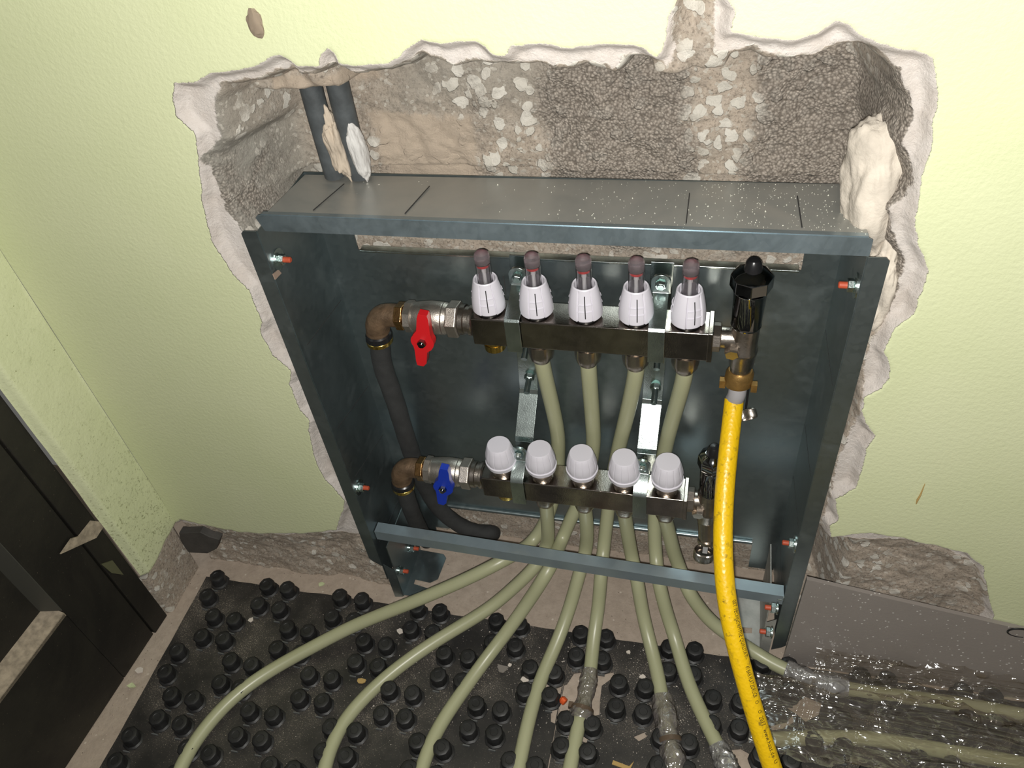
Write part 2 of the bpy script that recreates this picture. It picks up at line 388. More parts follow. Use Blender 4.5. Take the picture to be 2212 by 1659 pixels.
# ------------------------------------------------------------------ back wall with its broken-out niche
XL = -.59
paint_px = [(389,1122),(447,1135),(515,1150),(588,1153),(650,1152),(728,1146),(732,1124),(746,1083),(705,1038),(683,1002),(674,966),(667,929),(669,911),(646,884),(624,830),(628,803),(588,767),(563,721),(565,694),(538,631),(502,590),(496,582),(458,521),(448,487),(440,446),(433,402),(425,338),(418,290),(382,250),(370,216),(375,177),(428,177),(455,161),(513,151),(567,134),(604,122),(628,131),(642,144),(689,144),(692,121),(709,105),(723,117),(733,139),(774,141),(835,138),(865,124),(886,100),(909,85),(960,96),(1000,92),(1025,87),(1045,100),(1062,118),(1092,120),(1105,100),(1150,92),(1195,98),(1230,105),(1300,92),(1336,96),(1372,98),(1419,119),(1434,87),(1441,36),(1459,0),(1466,-150),(1560,-150),(1575,0),(1593,22),(1582,47),(1578,72),(1607,78),(1662,85),(1716,89),(1767,76),(1806,43),(1835,51),(1864,76),(1908,90),(1937,98),(1969,108),(2014,125),(2016,174),(2023,203),(2020,235),(2018,271),(2012,318),(1994,376),(1987,434),(1980,470),(1980,506),(1994,550),(2004,584),(1992,632),(1975,675),(1936,709),(1910,762),(1924,791),(1919,820),(1903,839),(1866,856),(1859,888),(1869,916),(1893,941),(1874,970),(1862,1018),(1849,1052),(1804,1078),(1811,1124),(1792,1136),(1796,1160),(1883,1150),(1941,1162),(2009,1177),(2086,1194),(2124,1225),(2134,1293),(2148,1330)]
core_px = [(389,1140),(450,1150),(600,1165),(728,1160),(790,1165),(800,1210),(780,1150),(716,1000),(648,830),(590,680),(575,640),(553,592),(530,555),(513,514),(486,467),(465,419),(452,385),(435,345),(469,310),(452,256),(457,215),(462,187),(500,188),(533,178),(587,153),(621,151),(638,168),(665,168),(709,143),(733,148),(757,168),(784,161),(859,148),(886,117),(906,114),(933,134),(970,151),(1025,141),(1100,148),(1150,150),(1200,155),(1260,140),(1300,155),(1322,170),(1354,134),(1408,134),(1446,150),(1452,60),(1463,0),(1470,-150),(1556,-150),(1548,0),(1541,60),(1537,134),(1575,123),(1625,112),(1662,137),(1690,134),(1763,119),(1806,98),(1835,90),(1871,98),(1893,108),(1922,134),(1951,163),(1962,203),(1973,224),(1973,289),(1962,325),(1969,362),(1973,409),(1962,445),(1926,467),(1922,492),(1940,542),(1962,579),(1946,622),(1927,690),(1903,733),(1874,777),(1864,839),(1859,897),(1840,950),(1811,1013),(1792,1080),(1772,1153),(1782,1172),(1907,1182),(2009,1182),(2057,1201),(2110,1240),(2129,1268),(2129,1330)]
pp = [wxz(*p) for p in paint_px]; cp = [wxz(*p) for p in core_px]
pp = [(-.7, .118), (XL, .118)] + pp + [(pp[-1][0], -.1), (-.7, -.1)]
cp = [(-.7, .108), (XL, .108)] + cp + [(cp[-1][0], -.1), (-.7, -.1)]
xs = np.concatenate([np.arange(XL, .62, .0022), np.linspace(.63, 1.5, 12)])
zs = np.concatenate([np.arange(-.004, .90, .0022), np.linspace(.91, 2.0, 12)])
X, Z = np.meshgrid(xs, zs, indexing='ij')
def srect(x0, z0, x1, z1, s=.02): return sstep(-s, s, np.minimum(np.minimum(X-x0, x1-X), np.minimum(Z-z0, z1-Z)))
wob = fbm(X, Z, 60, 3, 3) * .005
sdp = sdist(X, Z, pp) + wob; sdc = sdist(X, Z, cp) + fbm(X, Z, 45, 9, 4) * .010
# masonry depth: deep niche round the box, shallow along the skirting and in the chase
deep = sstep(.13, .22, Z) * sstep(.33, .30, X) * sstep(-.44, -.36, X)
sid = sdist(X, Z, [(-.30, .10), (-.31, .20), (-.36, .50), (-.42, .62), (-.42, .84), (.31, .84), (.31, .10)])
deep = sstep(-.02, .02, sid) * (1 - sstep(.772, .786, Z) * sstep(.088, .096, X) * sstep(.150, .142, X))
chase = sstep(.80, .815, Z)
D = .010 + .098 * deep * (1 - chase) + .008 * chase
rimw = .030 + .03 * sstep(-.25, -.36, X)
dep = .0105 * sstep(-.0005, .009, sdp) + .0014 * np.clip(fbm(X, Z, 35, 31, 5), -1, 1) * sstep(0, .01, sdp) * 1.5
dep = dep + D * sstep(-.002, 1, np.clip(sdc / rimw, -1, 1)) + sstep(0, .012, sdc) * (fbm(X, Z, 14, 17, 6, .6) * .020 + fbm(X, Z, 90, 23, 4, .6) * .006)
sbox = sdist(X, Z, [(-.277, -.02), (-.277, .642), (.270, .642), (.270, -.02)])
inb = sstep(-.006, .001, sbox)
dep = np.where(inb > 0, np.maximum(dep, inb * (.128 + .01 * fbm(X, Z, 20, 5, 5))), dep)
stb = sstep(-.02, -.001, sdist(X, Z, [(-.262, .62), (-.262, .66), (.262, .66), (.262, .62)])); dep = np.where(stb > 0, np.maximum(dep, stb * .112), dep)
arch = srect(-.262, .747, -.178, .83, .005) * (sdc > .001)
dep = np.where(arch > 0, np.minimum(dep, dep*(1-arch) + arch*np.minimum(dep, .055 + fbm(X, Z, 60, 12, 4)*.02)), dep)
dep = dep + fbm(X, Z, 3, 41, 3) * .0025 * (sdp < 0)
def zr(a, b): p = wxz(*a); q = wxz(*b); return srect(min(p[0], q[0]), min(p[1], q[1]), max(p[0], q[0]), max(p[1], q[1]))
zone = np.maximum.reduce([srect(-.018, .55, .118, .765, .03), srect(.170, .55, .36, .755, .03), srect(.25, .66, .38, .80, .03), srect(-.10, .60, -.06, .78, .03) * .5, srect(-.40, .62, -.27, .72, .03) * .55])
peb = np.maximum.reduce([srect(.100,.55,.190,.78,.02), srect(-.095,.55,-.005,.78,.02), srect(-.12,.73,.34,.80,.02)*.7, srect(-.42,.60,-.33,.72,.02)*.7, srect(.2,.45,.35,.62,.02)*.6])
tan = np.maximum(srect(-.185, .58, -.085, .695, .025), srect(-.24, .735, -.17, .76, .02))
grey = np.maximum(np.maximum(sstep(-.24, -.29, X) * sstep(.45, .6, Z), srect(-.16, .70, .0, .80, .04) * .6), sstep(.2, .3, X) * sstep(.6, .7, Z) * .4)
V = np.stack([X, dep, Z], -1)
wall = tag(gridmesh('wall_back', V, len(xs), len(zs), M_wall, dict(sdp=sdp, sdc=sdc, zone=zone, grey=grey, tan=tan, peb=peb)), kind='structure')
# flip so that the normals face the room
wall.data.flip_normals() if wall.data.polygons[0].normal.y > 0 else None

# left reveal
ys = np.linspace(-.0865, .0, 40); zs2 = np.concatenate([np.arange(-.004, .75, .0025), np.linspace(.76, 2, 10)])
Y, Z2 = np.meshgrid(ys, zs2, indexing='ij')
low = .118 + Y * .16
s1 = (low + fbm(Y, Z2, 60, 4, 3) * .006 - Z2)
xx = XL - .012 * sstep(-.004, .01, s1) + fbm(Y, Z2, 12, 8, 4) * .004 * (Y < -.001)
xx = xx - .012 * sstep(.012, 0, Y + .0865) ** 2
V = np.stack([xx, Y, Z2], -1)
wl = tag(gridmesh('wall_left', V, len(ys), len(zs2), M_wallL, dict(sdp=s1, sdc=s1 - .006, zone=0 * Y, grey=0 * Y, low=sstep(.45, .12, Z2) * .6 + .15)), kind='structure')

# floor
fx = np.linspace(-1.1, 1.5, 240); fy = np.concatenate([np.linspace(-1.4, -.6, 20), np.linspace(-.59, .16, 180)])
FX, FY = np.meshgrid(fx, fy, indexing='ij')
V = np.stack([FX, FY, fbm(FX, FY, 25, 77, 4) * .0022 - .0012], -1)
fl = tag(gridmesh('floor', V, len(fx), len(fy), M_floor, {}), kind='structure')

# ------------------------------------------------------------------ black panelled door at the left
def door():
    piv = Vector((-.606, -.0875, 0)); TH = -.07
    e = bpy.data.objects.new('door_1', None); COL.objects.link(e); e.location = piv; e.rotation_euler = (0, 0, TH); e['kind'] = 'structure'
    def onleaf(px, py):
        y = -.15
        for _ in range(8): q = atx(px, py, piv.x - math.tan(TH)*(y - piv.y)*-1 * -1); y = q.y
        d = q - piv; return piv + Matrix.Rotation(-TH, 3, 'Z') @ d
    f = MB(); f.box((-.66, -.118, 0), (-.606, -.0875, 2.0)); build('door_frame', f, M_door, e, .0015)
    d = MB()
    d.box((-.66, -.190, 0), (-.6085, -.1195, 2.0)); d.box((-.66, -.60, 0), (-.6085, -.190, .178)); d.box((-.66, -.60, .178), (-.634, -.190, 2.0)); d.box((-.66, -.95, 0), (-.6085, -.60, 2.0))
    leaf = build('door_leaf', d, M_door, e, .0015)
    s = MB(); s.prism([(-.6085,-.1905,.178),(-.6085,-.6,.178),(-.634,-.6,.186),(-.634,-.1905,.186)], (0,0,-.006)); q = build('panel_ledge', s, M_dust, leaf); q['label'] = 'dusty beige ledge of the sunk door panel'
    s = MB(); s.prism([(-.609,-.1905,.183),(-.609,-.1905,.46),(-.634,-.200,.46),(-.634,-.200,.187)], (0,.008,0)); build('panel_moulding', s, simple('moulding_black', (.05,.05,.042), .5), leaf)
    g = MB(); P = [onleaf(*p) + Vector((.0006,0,0)) for p in [(128,1196),(151,1163),(167,1158),(194,1124),(227,1128),(214,1147),(205,1161)]]
    g.prism(P, (.002, 0, 0)); o = build('strike_plate', g, M_dust, leaf); o['label'] = 'dusty beige strike plate'
    g = MB(); P = [onleaf(*p) + Vector((.0006,0,0)) for p in [(216,1218),(240,1210),(264,1241),(238,1237)]]
    g.prism(P, (.002, 0, 0)); build('latch_plate', g, simple('greenish_plate', (.09,.09,.05), .5), leaf)
    return e
door()

# ------------------------------------------------------------------ studded floor mats
def in_poly(x, y, P):
    c = False
    for (a, b), (p, q) in zip(P, P[1:] + P[:1]):
        if (b > y) != (q > y) and x < (p-a)*(y-b)/(q-b)+a: c = not c
    return c
def pz(l): return [tuple(atz(*p, .002))[:2] for p in l]
tears = [pz([(1150,1468),(1158,1462),(1182,1470),(1195,1490),(1225,1478),(1240,1455),(1262,1452),(1300,1458),(1325,1452),(1328,1462),(1300,1482),(1296,1515),(1295,1545),(1262,1550),(1232,1540),(1205,1566),(1190,1560),(1190,1535),(1205,1520),(1190,1505),(1160,1500)]),
         pz([(1218,1585),(1238,1580),(1232,1600),(1222,1608)]), pz([(1262,1585),(1276,1598),(1272,1608),(1258,1602)]), pz([(1368,1592),(1392,1582),(1398,1592),(1380,1602)]),
         pz([(1580,1620),(1600,1618),(1618,1628),(1632,1640),(1626,1659),(1600,1668),(1590,1650)]), pz([(1655,1570),(1700,1560),(1712,1545),(1716,1560),(1690,1575),(1660,1580)]),
         pz([(1700,1530),(1740,1505),(1775,1520),(1768,1545),(1740,1560),(1722,1545)]), pz([(1638,1452),(1650,1440),(1662,1448),(1655,1455),(1650,1470)]), pz([(1165,1440),(1178,1425),(1182,1436),(1172,1448)])]
def clipx(P, c, sg):
    out = []
    for (a, b), (p, q) in zip(P, P[1:] + P[:1]):
        ia, ip = (a-c)*sg > 0, (p-c)*sg > 0
        if ia: out.append((a, b))
        if ia != ip: t = (c-a)/(p-a); out.append((c, b+(q-b)*t))
    return out
def make_mat(name, x0, x1, y0, y1, label):
    e = thing(name, (x0, y1, 0), label, 'floor mat', 'studded heating mats')
    cu = bpy.data.curves.new('sheet', 'CURVE'); cu.dimensions = '2D'; cu.fill_mode = 'BOTH'; cu.extrude = .0008
    def spl(P):
        s = cu.splines.new('POLY'); s.points.add(len(P)-1)
        for i, (a, b) in enumerate(P): s.points[i].co = (a, b, 0, 1)
        s.use_cyclic_u = True
    rnd = random.Random(3); out = []
    def edge(a, b, n, wv):
        for i in range(n):
            t = i / n; out.append((a[0]+(b[0]-a[0])*t + (rnd.uniform(-wv, wv) if a[0] == b[0] else 0), a[1]+(b[1]-a[1])*t + (rnd.uniform(-wv, wv) if a[1] == b[1] else 0)))
    edge((x0, y0), (x1, y0), 8, .0); edge((x1, y0), (x1, y1), 8, 0); edge((x1, y1), (x0, y1), 30, .0012); edge((x0, y1), (x0, y0), 30, .0014)
    spl(out)
    for t in tears:
        t = clipx(clipx(t, x0+.0012, 1), x1-.0012, -1)
        if len(t) > 2: spl(t)
    tmp = bpy.data.objects.new('tmp', cu); COL.objects.link(tmp)
    dg = bpy.context.evaluated_depsgraph_get(); dg.update(); me = bpy.data.meshes.new_from_object(tmp.evaluated_get(dg)); bpy.data.objects.remove(tmp)
    vs = [v.co.copy() + Vector((0, 0, .0022)) for v in me.vertices]; fs = [tuple(p.vertices) for p in me.polygons]
    m = MB(); m.add(vs, fs); 
    sh = build('sheet', m, M_mat, e, smooth=False)
    st = MB(); rd = random.Random(11)
    for i in range(-6, 20):
        for j in range(-1, 18):
            if (i + j) % 2: continue
            cx, cy = -.328 + .0597*i, -.0395 - .0612*j
            for dx in (-.0168, .0168):
                for dy in (-.0165, .0165):
                    x, y = cx+dx+rd.uniform(-.001,.001), cy+dy+rd.uniform(-.001,.001)
                    if not (x0+.009 < x < x1-.009 and y0 < y < y1+.004): continue
                    if any(in_poly(x, y, t) for t in tears): continue
                    ln = Vector((rd.uniform(-.05,.05), rd.uniform(-.05,.05), 1))
                    h = .0192
                    st.lathe([(0,.0142),(.0015,.0136),(.003,.0110),(h*.6,.0102),(h*.68,.0114),(h*.86,.0114),(h*.96,.0102),(h,.0084),(h,.0054),(h-.0006,.0048)], (x,y,.002), ln, 16, mod=lambda t, hh: 1 + .025*math.cos(8*2*math.pi*t))
                    st.cm = 1; st.box((x-.0045, y-.0166, .002), (x+.0045, y-.0152, .0060)); st.cm = 0
    build('studs', st, [M_stud, M_lip], e, ang=32)
    return e
make_mat('studded_floor_mat', -.577, -.0002, -1.1, -.0165, 'black studded plastic mat on the floor left of the seam')
make_mat('studded_floor_mat', .0, .66, -1.1, -.0165, 'black studded plastic mat on the floor under the yellow hose and torn film')

# ------------------------------------------------------------------ cabinet
BX0, BX1, BD = -.273, .265, .110
cab = thing('manifold_cabinet', (0, .05, 0), 'galvanised steel cabinet box standing in the broken wall niche, without a door', 'cabinet')
b = MB()
b.box((BX0, BD, .575), (BX1, BD+.001, .638)); b.box((BX0, BD, 0.02), (-.235, BD+.001, .575)); b.box((.231, BD, .03), (BX1, BD+.001, .575)); b.box((-.235, BD, .092), (.231, BD+.001, .543))
b.box((-.235, BD, .03), (-.212, BD+.001, .092))
b.lathe([(0,.0032),(.44,.0032)], (-.21, BD-.002, .092), (1,0,0), 12); b.box((-.21, BD-.001, .086), (.23, BD+.006, .0875))
b.cm = 1
for x in (-.098, -.072): b.box((x, BD-.0006, .553-.06), (x+.0008, BD, .553-.035))
build('back_panel', b, [M_galv, M_groove], cab)
b = MB(); b.box((-.233, BD-.0005, .5425), (.229, BD+.009, .5435)); b.box((-.233, BD-.0018, .5412), (.229, BD-.0002, .5436)); build('slot_lip', b, M_zinc, cab, .0004)  # lip in brighter zinc: the slot edge's highlight is put into its colour
# sides
def side(x, sg, zf0, name='side_panel'):
    m = MB(); t = .001
    m.box((x if sg < 0 else x-t, 0, .045), (x+t if sg < 0 else x, BD+.001, .638))
    xf = x + sg * .0165
    P = [(x, 0, .6385), (xf + (-sg)*.003, 0, .6385), (xf, 0, .6355), (xf - sg*.001, 0, zf0+.006), (xf - sg*.005, 0, zf0), (x - sg*.001, 0, zf0-.01)]
    m.prism([Vector(p) for p in P], (0, -.0012, 0))
    xi = x + .0012 if sg < 0 else x - .0012
    m.cm = 1
    for z, dz in ((.485, -.011), (.353, -.02), (.263, -.022), (.12, -.01)):
        m.prism([(xi, .012, z), (xi, .105, z+dz), (xi, .105, z+dz+.0008), (xi, .012, z+.0008)], (-.0003 if sg < 0 else .0003, 0, 0))
    return build(name, m, [M_galv, M_groove], cab)
side(BX0, -1, .09); side(BX1, 1, .02)
# top
m = MB(); m.prism([(-.258,0,.657),(.262,0,.657),(.264,BD,.6385),(-.268,BD-.006,.6385)], (0,0,-.001))
m.cm = 1
for (xa, xb) in ((-.125,-.124),(.122,.121),(.213,.2125),(-.215,-.213)):
    m.prism([(xa,.012,.6552),(xa+.0009,.012,.6552),(xb+.0009,.078,.6442),(xb,.078,.6442)], (0,0,.0006))
top = build('top_panel', m, [M_galvtop, M_groove], cab); top['label'] = 'dust covered sloping top sheet'
m = MB(); m.prism([(-.2645,-.0005,.657),(-.2675,-.0005,.654),(-.2625,-.0005,.640),(.2655,-.0005,.640),(.2655,-.0005,.655),(.262,-.0005,.657)], (0,-.0012,0)); m.prism([(-.262,-.0005,.657),(.262,-.0005,.657),(.262,.006,.656),(-.262,.006,.656)], (0,0,.0006))
build('front_flange', m, M_galvfl, cab)
# front rail
m = MB(); a = Vector((-.271, .009, .151)); c = Vector((.2625, -.006, .150)); dpt = Vector((0, .0145, 0)); hh = Vector((0,0,-.018)); t = Vector((0,0,-.001))
m.prism([a, c, c+dpt, a+dpt], t); m.prism([a, c, c+hh, a+hh], (0,-.0011,0)); m.prism([c+Vector((-.02,0,0)), c, c+dpt, c+dpt+Vector((-.02,0,0))], (0,0,-.0015))
m.prism([c, c+dpt, c+dpt+hh, c+hh], (-.001,0,0)); m.prism([a, a+dpt, a+dpt+hh, a+hh], (.001,0,0))
build('front_rail', m, M_rail, cab)
# feet
def foot(x, sg):
    m = MB(); t = .0012
    m.box((x, .002, 0), (x + t, .085, .125))
    z = .0015
    fp = [(0,0),(.034,0),(.034,.016),(.010,.020),(.010,.028),(.034,.026),(.044,.034),(.046,.072),(.040,.078),(0,.080)]
    m.prism([(x - sg*a, .003+b_, z) for a, b_ in fp], (0,0,.0012))
    m.prism([(x, .002, 0), (x, .002, .07), (x+sg*.012, 0, .085), (x+sg*.012, 0, .0)], (0,-.001,0))
    return build('mounting_foot', m, M_galv if sg < 0 else simple('dusty_foot', (.50,.50,.47), .45, .4, .0005, 300, .3), cab)
foot(-.258, -1); foot(.250, 1)
# bolts
def bolt(p, sg, washer=.011, tip=True):
    """axis into the box; sg=+1 points to +x"""
    p = Vector(p); ax = Vector((sg, 0, 0)); e = MB()
    e.cyl(p, p + ax*.0013, washer, n=28); e.cyl(p + ax*.0013, p + ax*.002, washer*.62, n=24)
    o = build('bolt', e, M_zinc, cab)
    h = MB(); h.hexnut(p + ax*.002, p + ax*.0075, .0058); build('nut', h, M_zinc, o)
    if tip:
        h = MB(); h.lathe([(0,.0030),(.006,.0030),(.0068,.0022)], p + ax*.0075, ax, 14); q = build('thread_cap', h, M_redtip, o); q['label'] = 'orange red thread tip'
    return o
for (px, py) in ((600,560),(775,1052)): bolt(atx(px, py, BX0+.001), 1)
for (px, py) in ((1850,617),(1718,1175)): bolt(atx(px, py, BX1-.001), -1)
for (px, py) in ((885,1183),(862,1232)): bolt(atx(px, py, -.2567), 1, .007)
for (px, py) in ((1680,1315),(1668,1367)): bolt(atx(px, py, .2505), -1, .007)
bolt((-.2715, .014, .139), 1, .005); bolt((.2635, -.002, .141), -1, .004)

# ------------------------------------------------------------------ manifolds
UX = [-.0785 + .0514*i for i in range(5)]; UY, UZ0, UZ1 = .068, .469, .505
LX = [-.0865 + .0505*i for i in range(5)]; LY, LZ0, LZ1 = .0475, .230, .265
def manifold_bar(x0, x1, y0, y1, z0, z1, e):
    m = MB(); m.box((x0, y0, z0), (x1, y1, z1)); o = build('bar', m, M_steelbar, e, .0016)
    m = MB(); m.box((x1-.004, y0-.0008, z0-.0008), (x1+.0012, y1+.0008, z1+.0008)); build('end_plate', m, M_steelbar, e, .001)
    return o
up = thing('flow_manifold', (.028, UY, UZ0), 'upper steel manifold bar carrying the five clear flow meters', 'manifold')
lw = thing('return_manifold', (.015, LY, LZ0), 'lower steel manifold bar carrying the five plain white caps', 'manifold')
manifold_bar(-.096, .152, .050, .086, UZ0, UZ1, up); manifold_bar(-.111, .140, .030, .065, LZ0, LZ1, lw)

def flow_meter(x, y, z, parent, ta):
    """collar with grip ledges, inner socket, sight glass; ta: where the index mark faces"""
    body = MB()
    def md(t, h):
        d = (math.degrees(2*math.pi*t - ta) + 60) % 120 - 60
        return 1.03 if h > .033 else 1.0 if abs(d) < 26 else .955 if abs(d) < 30 else 1.05
    prof = [(h_, r_*1.07) for h_, r_ in ((.0,.0150),(.0012,.0157),(.008,.0157),(.016,.0150),(.025,.0138),(.032,.0125),(.0368,.0116),(.0380,.0108),(.0374,.0096),(.030,.0092),(.024,.0090))]
    body.lathe(prof, (x,y,z+.003), (0,0,1), 120, md)
    for k in range(3):
        a0 = ta + k*2*math.pi/3 - .44
        for zz, rr in ((.0125,.0164),(.0205,.0155)):
            pts = [(x+math.cos(a0+.88*i/8)*rr, y+math.sin(a0+.88*i/8)*rr, z+.003+zz) for i in range(9)]
            pts += [(x+math.cos(a0+.88*i/8)*(rr+.0010), y+math.sin(a0+.88*i/8)*(rr+.0010), z+.003+zz) for i in range(8, -1, -1)]
            body.prism(pts, (0,0,.0010))
    c = build('flow_meter', body, M_white, parent, ang=20)
    m = MB(); m.lathe([(0,.0142),(.0045,.0138)], (x,y,z), (0,0,1), 32); build('base_ring', m, M_blackp, c)
    g = MB(); g.lathe([(.012,.0080),(.057,.0080),(.057,.0071),(.012,.0071)], (x,y,z+.003), (0,0,1), 36, cap=False); build('sight_glass', g, M_clear, c)
    g = MB(); g.lathe([(0,.0079),(.0085,.0079),(.0112,.0068),(.0124,.0045),(.0128,.0010)], (x,y,z+.0605), (0,0,1), 36); build('dome', g, M_dome, c)
    g = MB(); g.lathe([(0,.0066),(.0026,.0066)], (x,y,z+.0565), (0,0,1), 28); build('scale_ring', g, M_redring, c)
    g = MB(); g.lathe([(0,.0024),(.032,.0018),(.0325,.0026),(.040,.0022)], (x,y,z+.017), (0,0,1), 20); build('float_stem', g, M_stem, c)
    g = MB()
    for a in (-2.7, -.4): g.box((x+.0074*math.cos(a)-.0003, y+.0074*math.sin(a)-.0003, z+.02), (x+.0074*math.cos(a)+.0003, y+.0074*math.sin(a)+.0003, z+.060))
    build('cage_rods', g, M_tick, c)
    m = MB(); u = Vector((math.cos(ta), math.sin(ta), 0)); v = Vector((-math.sin(ta), math.cos(ta), 0)); vs = []
    for zz, r in ((.006,.0168),(.012,.0165),(.016,.0160),(.021,.0156),(.025,.0147),(.032,.0133)):
        for s in (-1, 1): vs.append(Vector((x, y, z+.003+zz)) + u*(r+.0012) + v*(s*.00050))
    m.add(vs, [(0,1,3,2),(2,3,5,4),(4,5,7,6),(6,7,9,8),(8,9,11,10)]); build('index_mark', m, M_tick, c, smooth=False)
    return c
M_stem = simple('white_stem', (.8,.8,.8), .35)
def cap_knob(x, y, z, parent, rot=0):
    body = MB()
    def md(t, h):
        s = ((t + rot) * 12) % 1
        return 1.0 if h > .029 else .978 if (s < .085 and h > .0075) else (1.0 + .006*math.sin(math.pi*s)) if h > .0075 else (1.0 + .02*math.sin(math.pi*((t+rot)*6 % 1)))
    prof = [(0,.0162),(.0008,.0172),(.0062,.0180),(.0068,.0166),(.0085,.0172),(.014,.0176),(.020,.0169),(.027,.0152),(.0325,.0136),(.0332,.0130),(.0332,.0122),(.0334,.004)]
    body.lathe([(h_*1.04, r_*1.05) for h_, r_ in prof], (x,y,z), (0,0,1), 144, md)
    return build('cap', body, M_white, parent, ang=25)
ticks = [-1.33, -1.33, -1.42, -1.40, -1.15]
for i, x in enumerate(UX):
    flow_meter(x, UY, UZ1, up, ticks[i])
for i, x in enumerate(LX):
    cap_knob(x, LY, LZ1+.0125, lw, [.03,.01,.05,.02,.0][i])
    m = MB(); m.lathe([(0,.0135),(.003,.0135),(.0035,.0118),(.009,.0118),(.010,.0135),(.013,.0140)], (x, LY, LZ1), (0,0,1), 40); build('valve_neck', m, M_nickel, lw)
for i in range(1, 5):
    m = MB(); x = UX[i]; m.lathe([(0,.0105),(.005,.0105),(.006,.0135),(.018,.0142),(.025,.0132),(.028,.0105),(.031,.0095)], (x,UY,UZ0), (0,0,-1), 32, mod=lambda t, h: (1+.035*math.cos(12*math.pi*t)) if .005 < h < .026 else 1); build('compression_nut', m, M_nickel, up)
    m = MB(); x = LX[i]; m.lathe([(0,.0098),(.004,.0098),(.005,.0120),(.015,.0128),(.021,.0115),(.024,.0092)], (x,LY,LZ0), (0,0,-1), 32, mod=lambda t, h: (1+.035*math.cos(12*math.pi*t)) if .004 < h < .022 else 1); build('compression_nut', m, M_nickel, lw)
m = MB(); m.lathe([(0,.0115),(.008,.0115),(.0085,.0125),(.010,.0125),(.0105,.0120),(.017,.0118),(.018,.010)], (UX[0],UY,UZ0), (0,0,-1), 36); o = build('blanking_cap', m, M_brass, up); o['label'] = 'brass screw cap closing the unused port'
m = MB(); m.lathe([(0,.0110),(.008,.0110),(.0085,.012),(.014,.0115),(.015,.010)], (LX[0],LY,LZ0), (0,0,-1), 36); o = build('blanking_cap', m, M_brass, lw); o['label'] = 'brass screw cap closing the unused port'

# ------------------------------------------------------------------ ball valves
def ball_valve(x1, y, z, mat, hy, hp, label, ang):
    """x1: right end at the bar"""
    e = thing('ball_valve', (x1-.045, y, z), label, 'valve')
    m = MB(); X = Vector((-1,0,0))
    m.lathe([(0,.0155),(.002,.0172),(.005,.0172),(.006,.0150),(.010,.0152),(.011,.0168),(.016,.0168),(.017,.0140)], (x1,y,z), X, 40); build('union_nut', m, M_nickel, e)
    m = MB(); m.lathe([(.017,.0190),(.018,.0205),(.029,.0205),(.0305,.0185)], (x1,y,z), X, 6); build('hex_end', m, M_nickel_s, e, .0008)
    m = MB(); m.lathe([(.030,.0165),(.034,.0180),(.0355,.0176),(.037,.0182),(.050,.0186),(.060,.0176),(.068,.0166),(.0685,.0160),(.0745,.0160)], (x1,y,z), X, 48); m.hexnut((x1-.0695,y,z), (x1-.079,y,z), .0180, 8)
    m.lathe([(0,.009),(.020,.009)], (hp[0], y, z), (0,-1,0), 24)
    build('body', m, M_nickel_s, e)
    # lever
    L = MB(); h = .0385; pts = []
    out = [(-.0050,h),(.0045,h),(.0062,h-.006),(.0085,.0135)]
    for k in range(0, 7): a = math.radians(40 - k*13.3); out.append((.0128*math.cos(a), .0125*math.sin(a)))
    out += [(.0105,-.008),(.0055,-.0135),(.0050,-.030),(.0015,-h+.003),(-.0055,-h+.003),(-.0068,-.030),(-.0085,-.0135)]
    for k in range(0, 7): a = math.radians(220 - k*13.3); out.append((.0128*math.cos(a), .0125*math.sin(a)))
    out += [(-.0105,.008),(-.0068,.0145),(-.0062,h-.006)]
    ca, sa = math.cos(ang), math.sin(ang)
    P = [Vector((hp[0] + a*ca + b_*sa, hy, hp[2] - a*sa + b_*ca)) for a, b_ in out]
    L.prism(P, (0, .009, 0)); lv = build('lever', L, mat, e, .0009)
    s = MB(); s.hexnut((hp[0],hy+.002,hp[2]), (hp[0],hy-.0045,hp[2]), .0050); s.cyl((hp[0],hy-.004,hp[2]), (hp[0],hy-.0065,hp[2]), .0026); build('lever_screw', s, M_chrome, lv)
    return e
hu = aty(912, 740, .030); hl = aty(957, 1055, .013)
ball_valve(-.0965, UY, .488, M_red, .030, (hu.x, 0, hu.z), 'ball valve with red lever on the left end of the upper manifold', .19)
ball_valve(-.1115, LY, .249, M_blue, .013, (hl.x, 0, hl.z), 'ball valve with blue lever on the left end of the lower manifold', .19)
# elbows
def elbow(x1, y, z, xe, zb, label):
    e = thing('press_elbow', (xe, y, z), label, 'pipe fitting', 'bronze elbows left of the valves')
    m = MB(); m.lathe([(0,.0150),(.001,.0162),(.009,.0162),(.010,.0150)], (x1,y,z), (-1,0,0), 6); m.lathe([(-.003,.0135),(.013,.0125)], (x1,y,z), (-1,0,0), 32); build('nut', m, M_bronze_n, e, .0008)
    m = MB(); path = [Vector((x1-.010,y,z)), Vector((xe+.018,y,z)), Vector((xe+.009,y-.001,z-.001)), Vector((xe+.003,y-.003,z-.006)), Vector((xe,y-.004,z-.013)), Vector((xe-.001,y-.004,zb))]
    path = smooth_path(path, 5); m.tube(path, [.0132]*len(path), 28); 
    dn = (path[-1]-path[-3]).normalized(); m.lathe([(-.004,.0135),(-.001,.0138),(.001,.0125)], path[-1], dn, 28); build('elbow_body', m, M_bronze, e)
    m = MB(); m.lathe([(0,.0128),(.002,.0150),(.008,.0156),(.009,.0150)], path[-1], dn, 36); build('press_indicator', m, M_blackp, e)
    m = MB(); m.lathe([(.009,.0148),(.0095,.0153),(.014,.0153),(.015,.0138)], path[-1], dn, 36); build('press_sleeve', m, M_brass, e)
    return path[-1] + dn*.015, dn
eu = aty(820, 690, UY)
pu, du = elbow(-.1765, UY, .4875, -.212, .465, 'bronze elbow joining the upper valve to its grey insulated pipe')
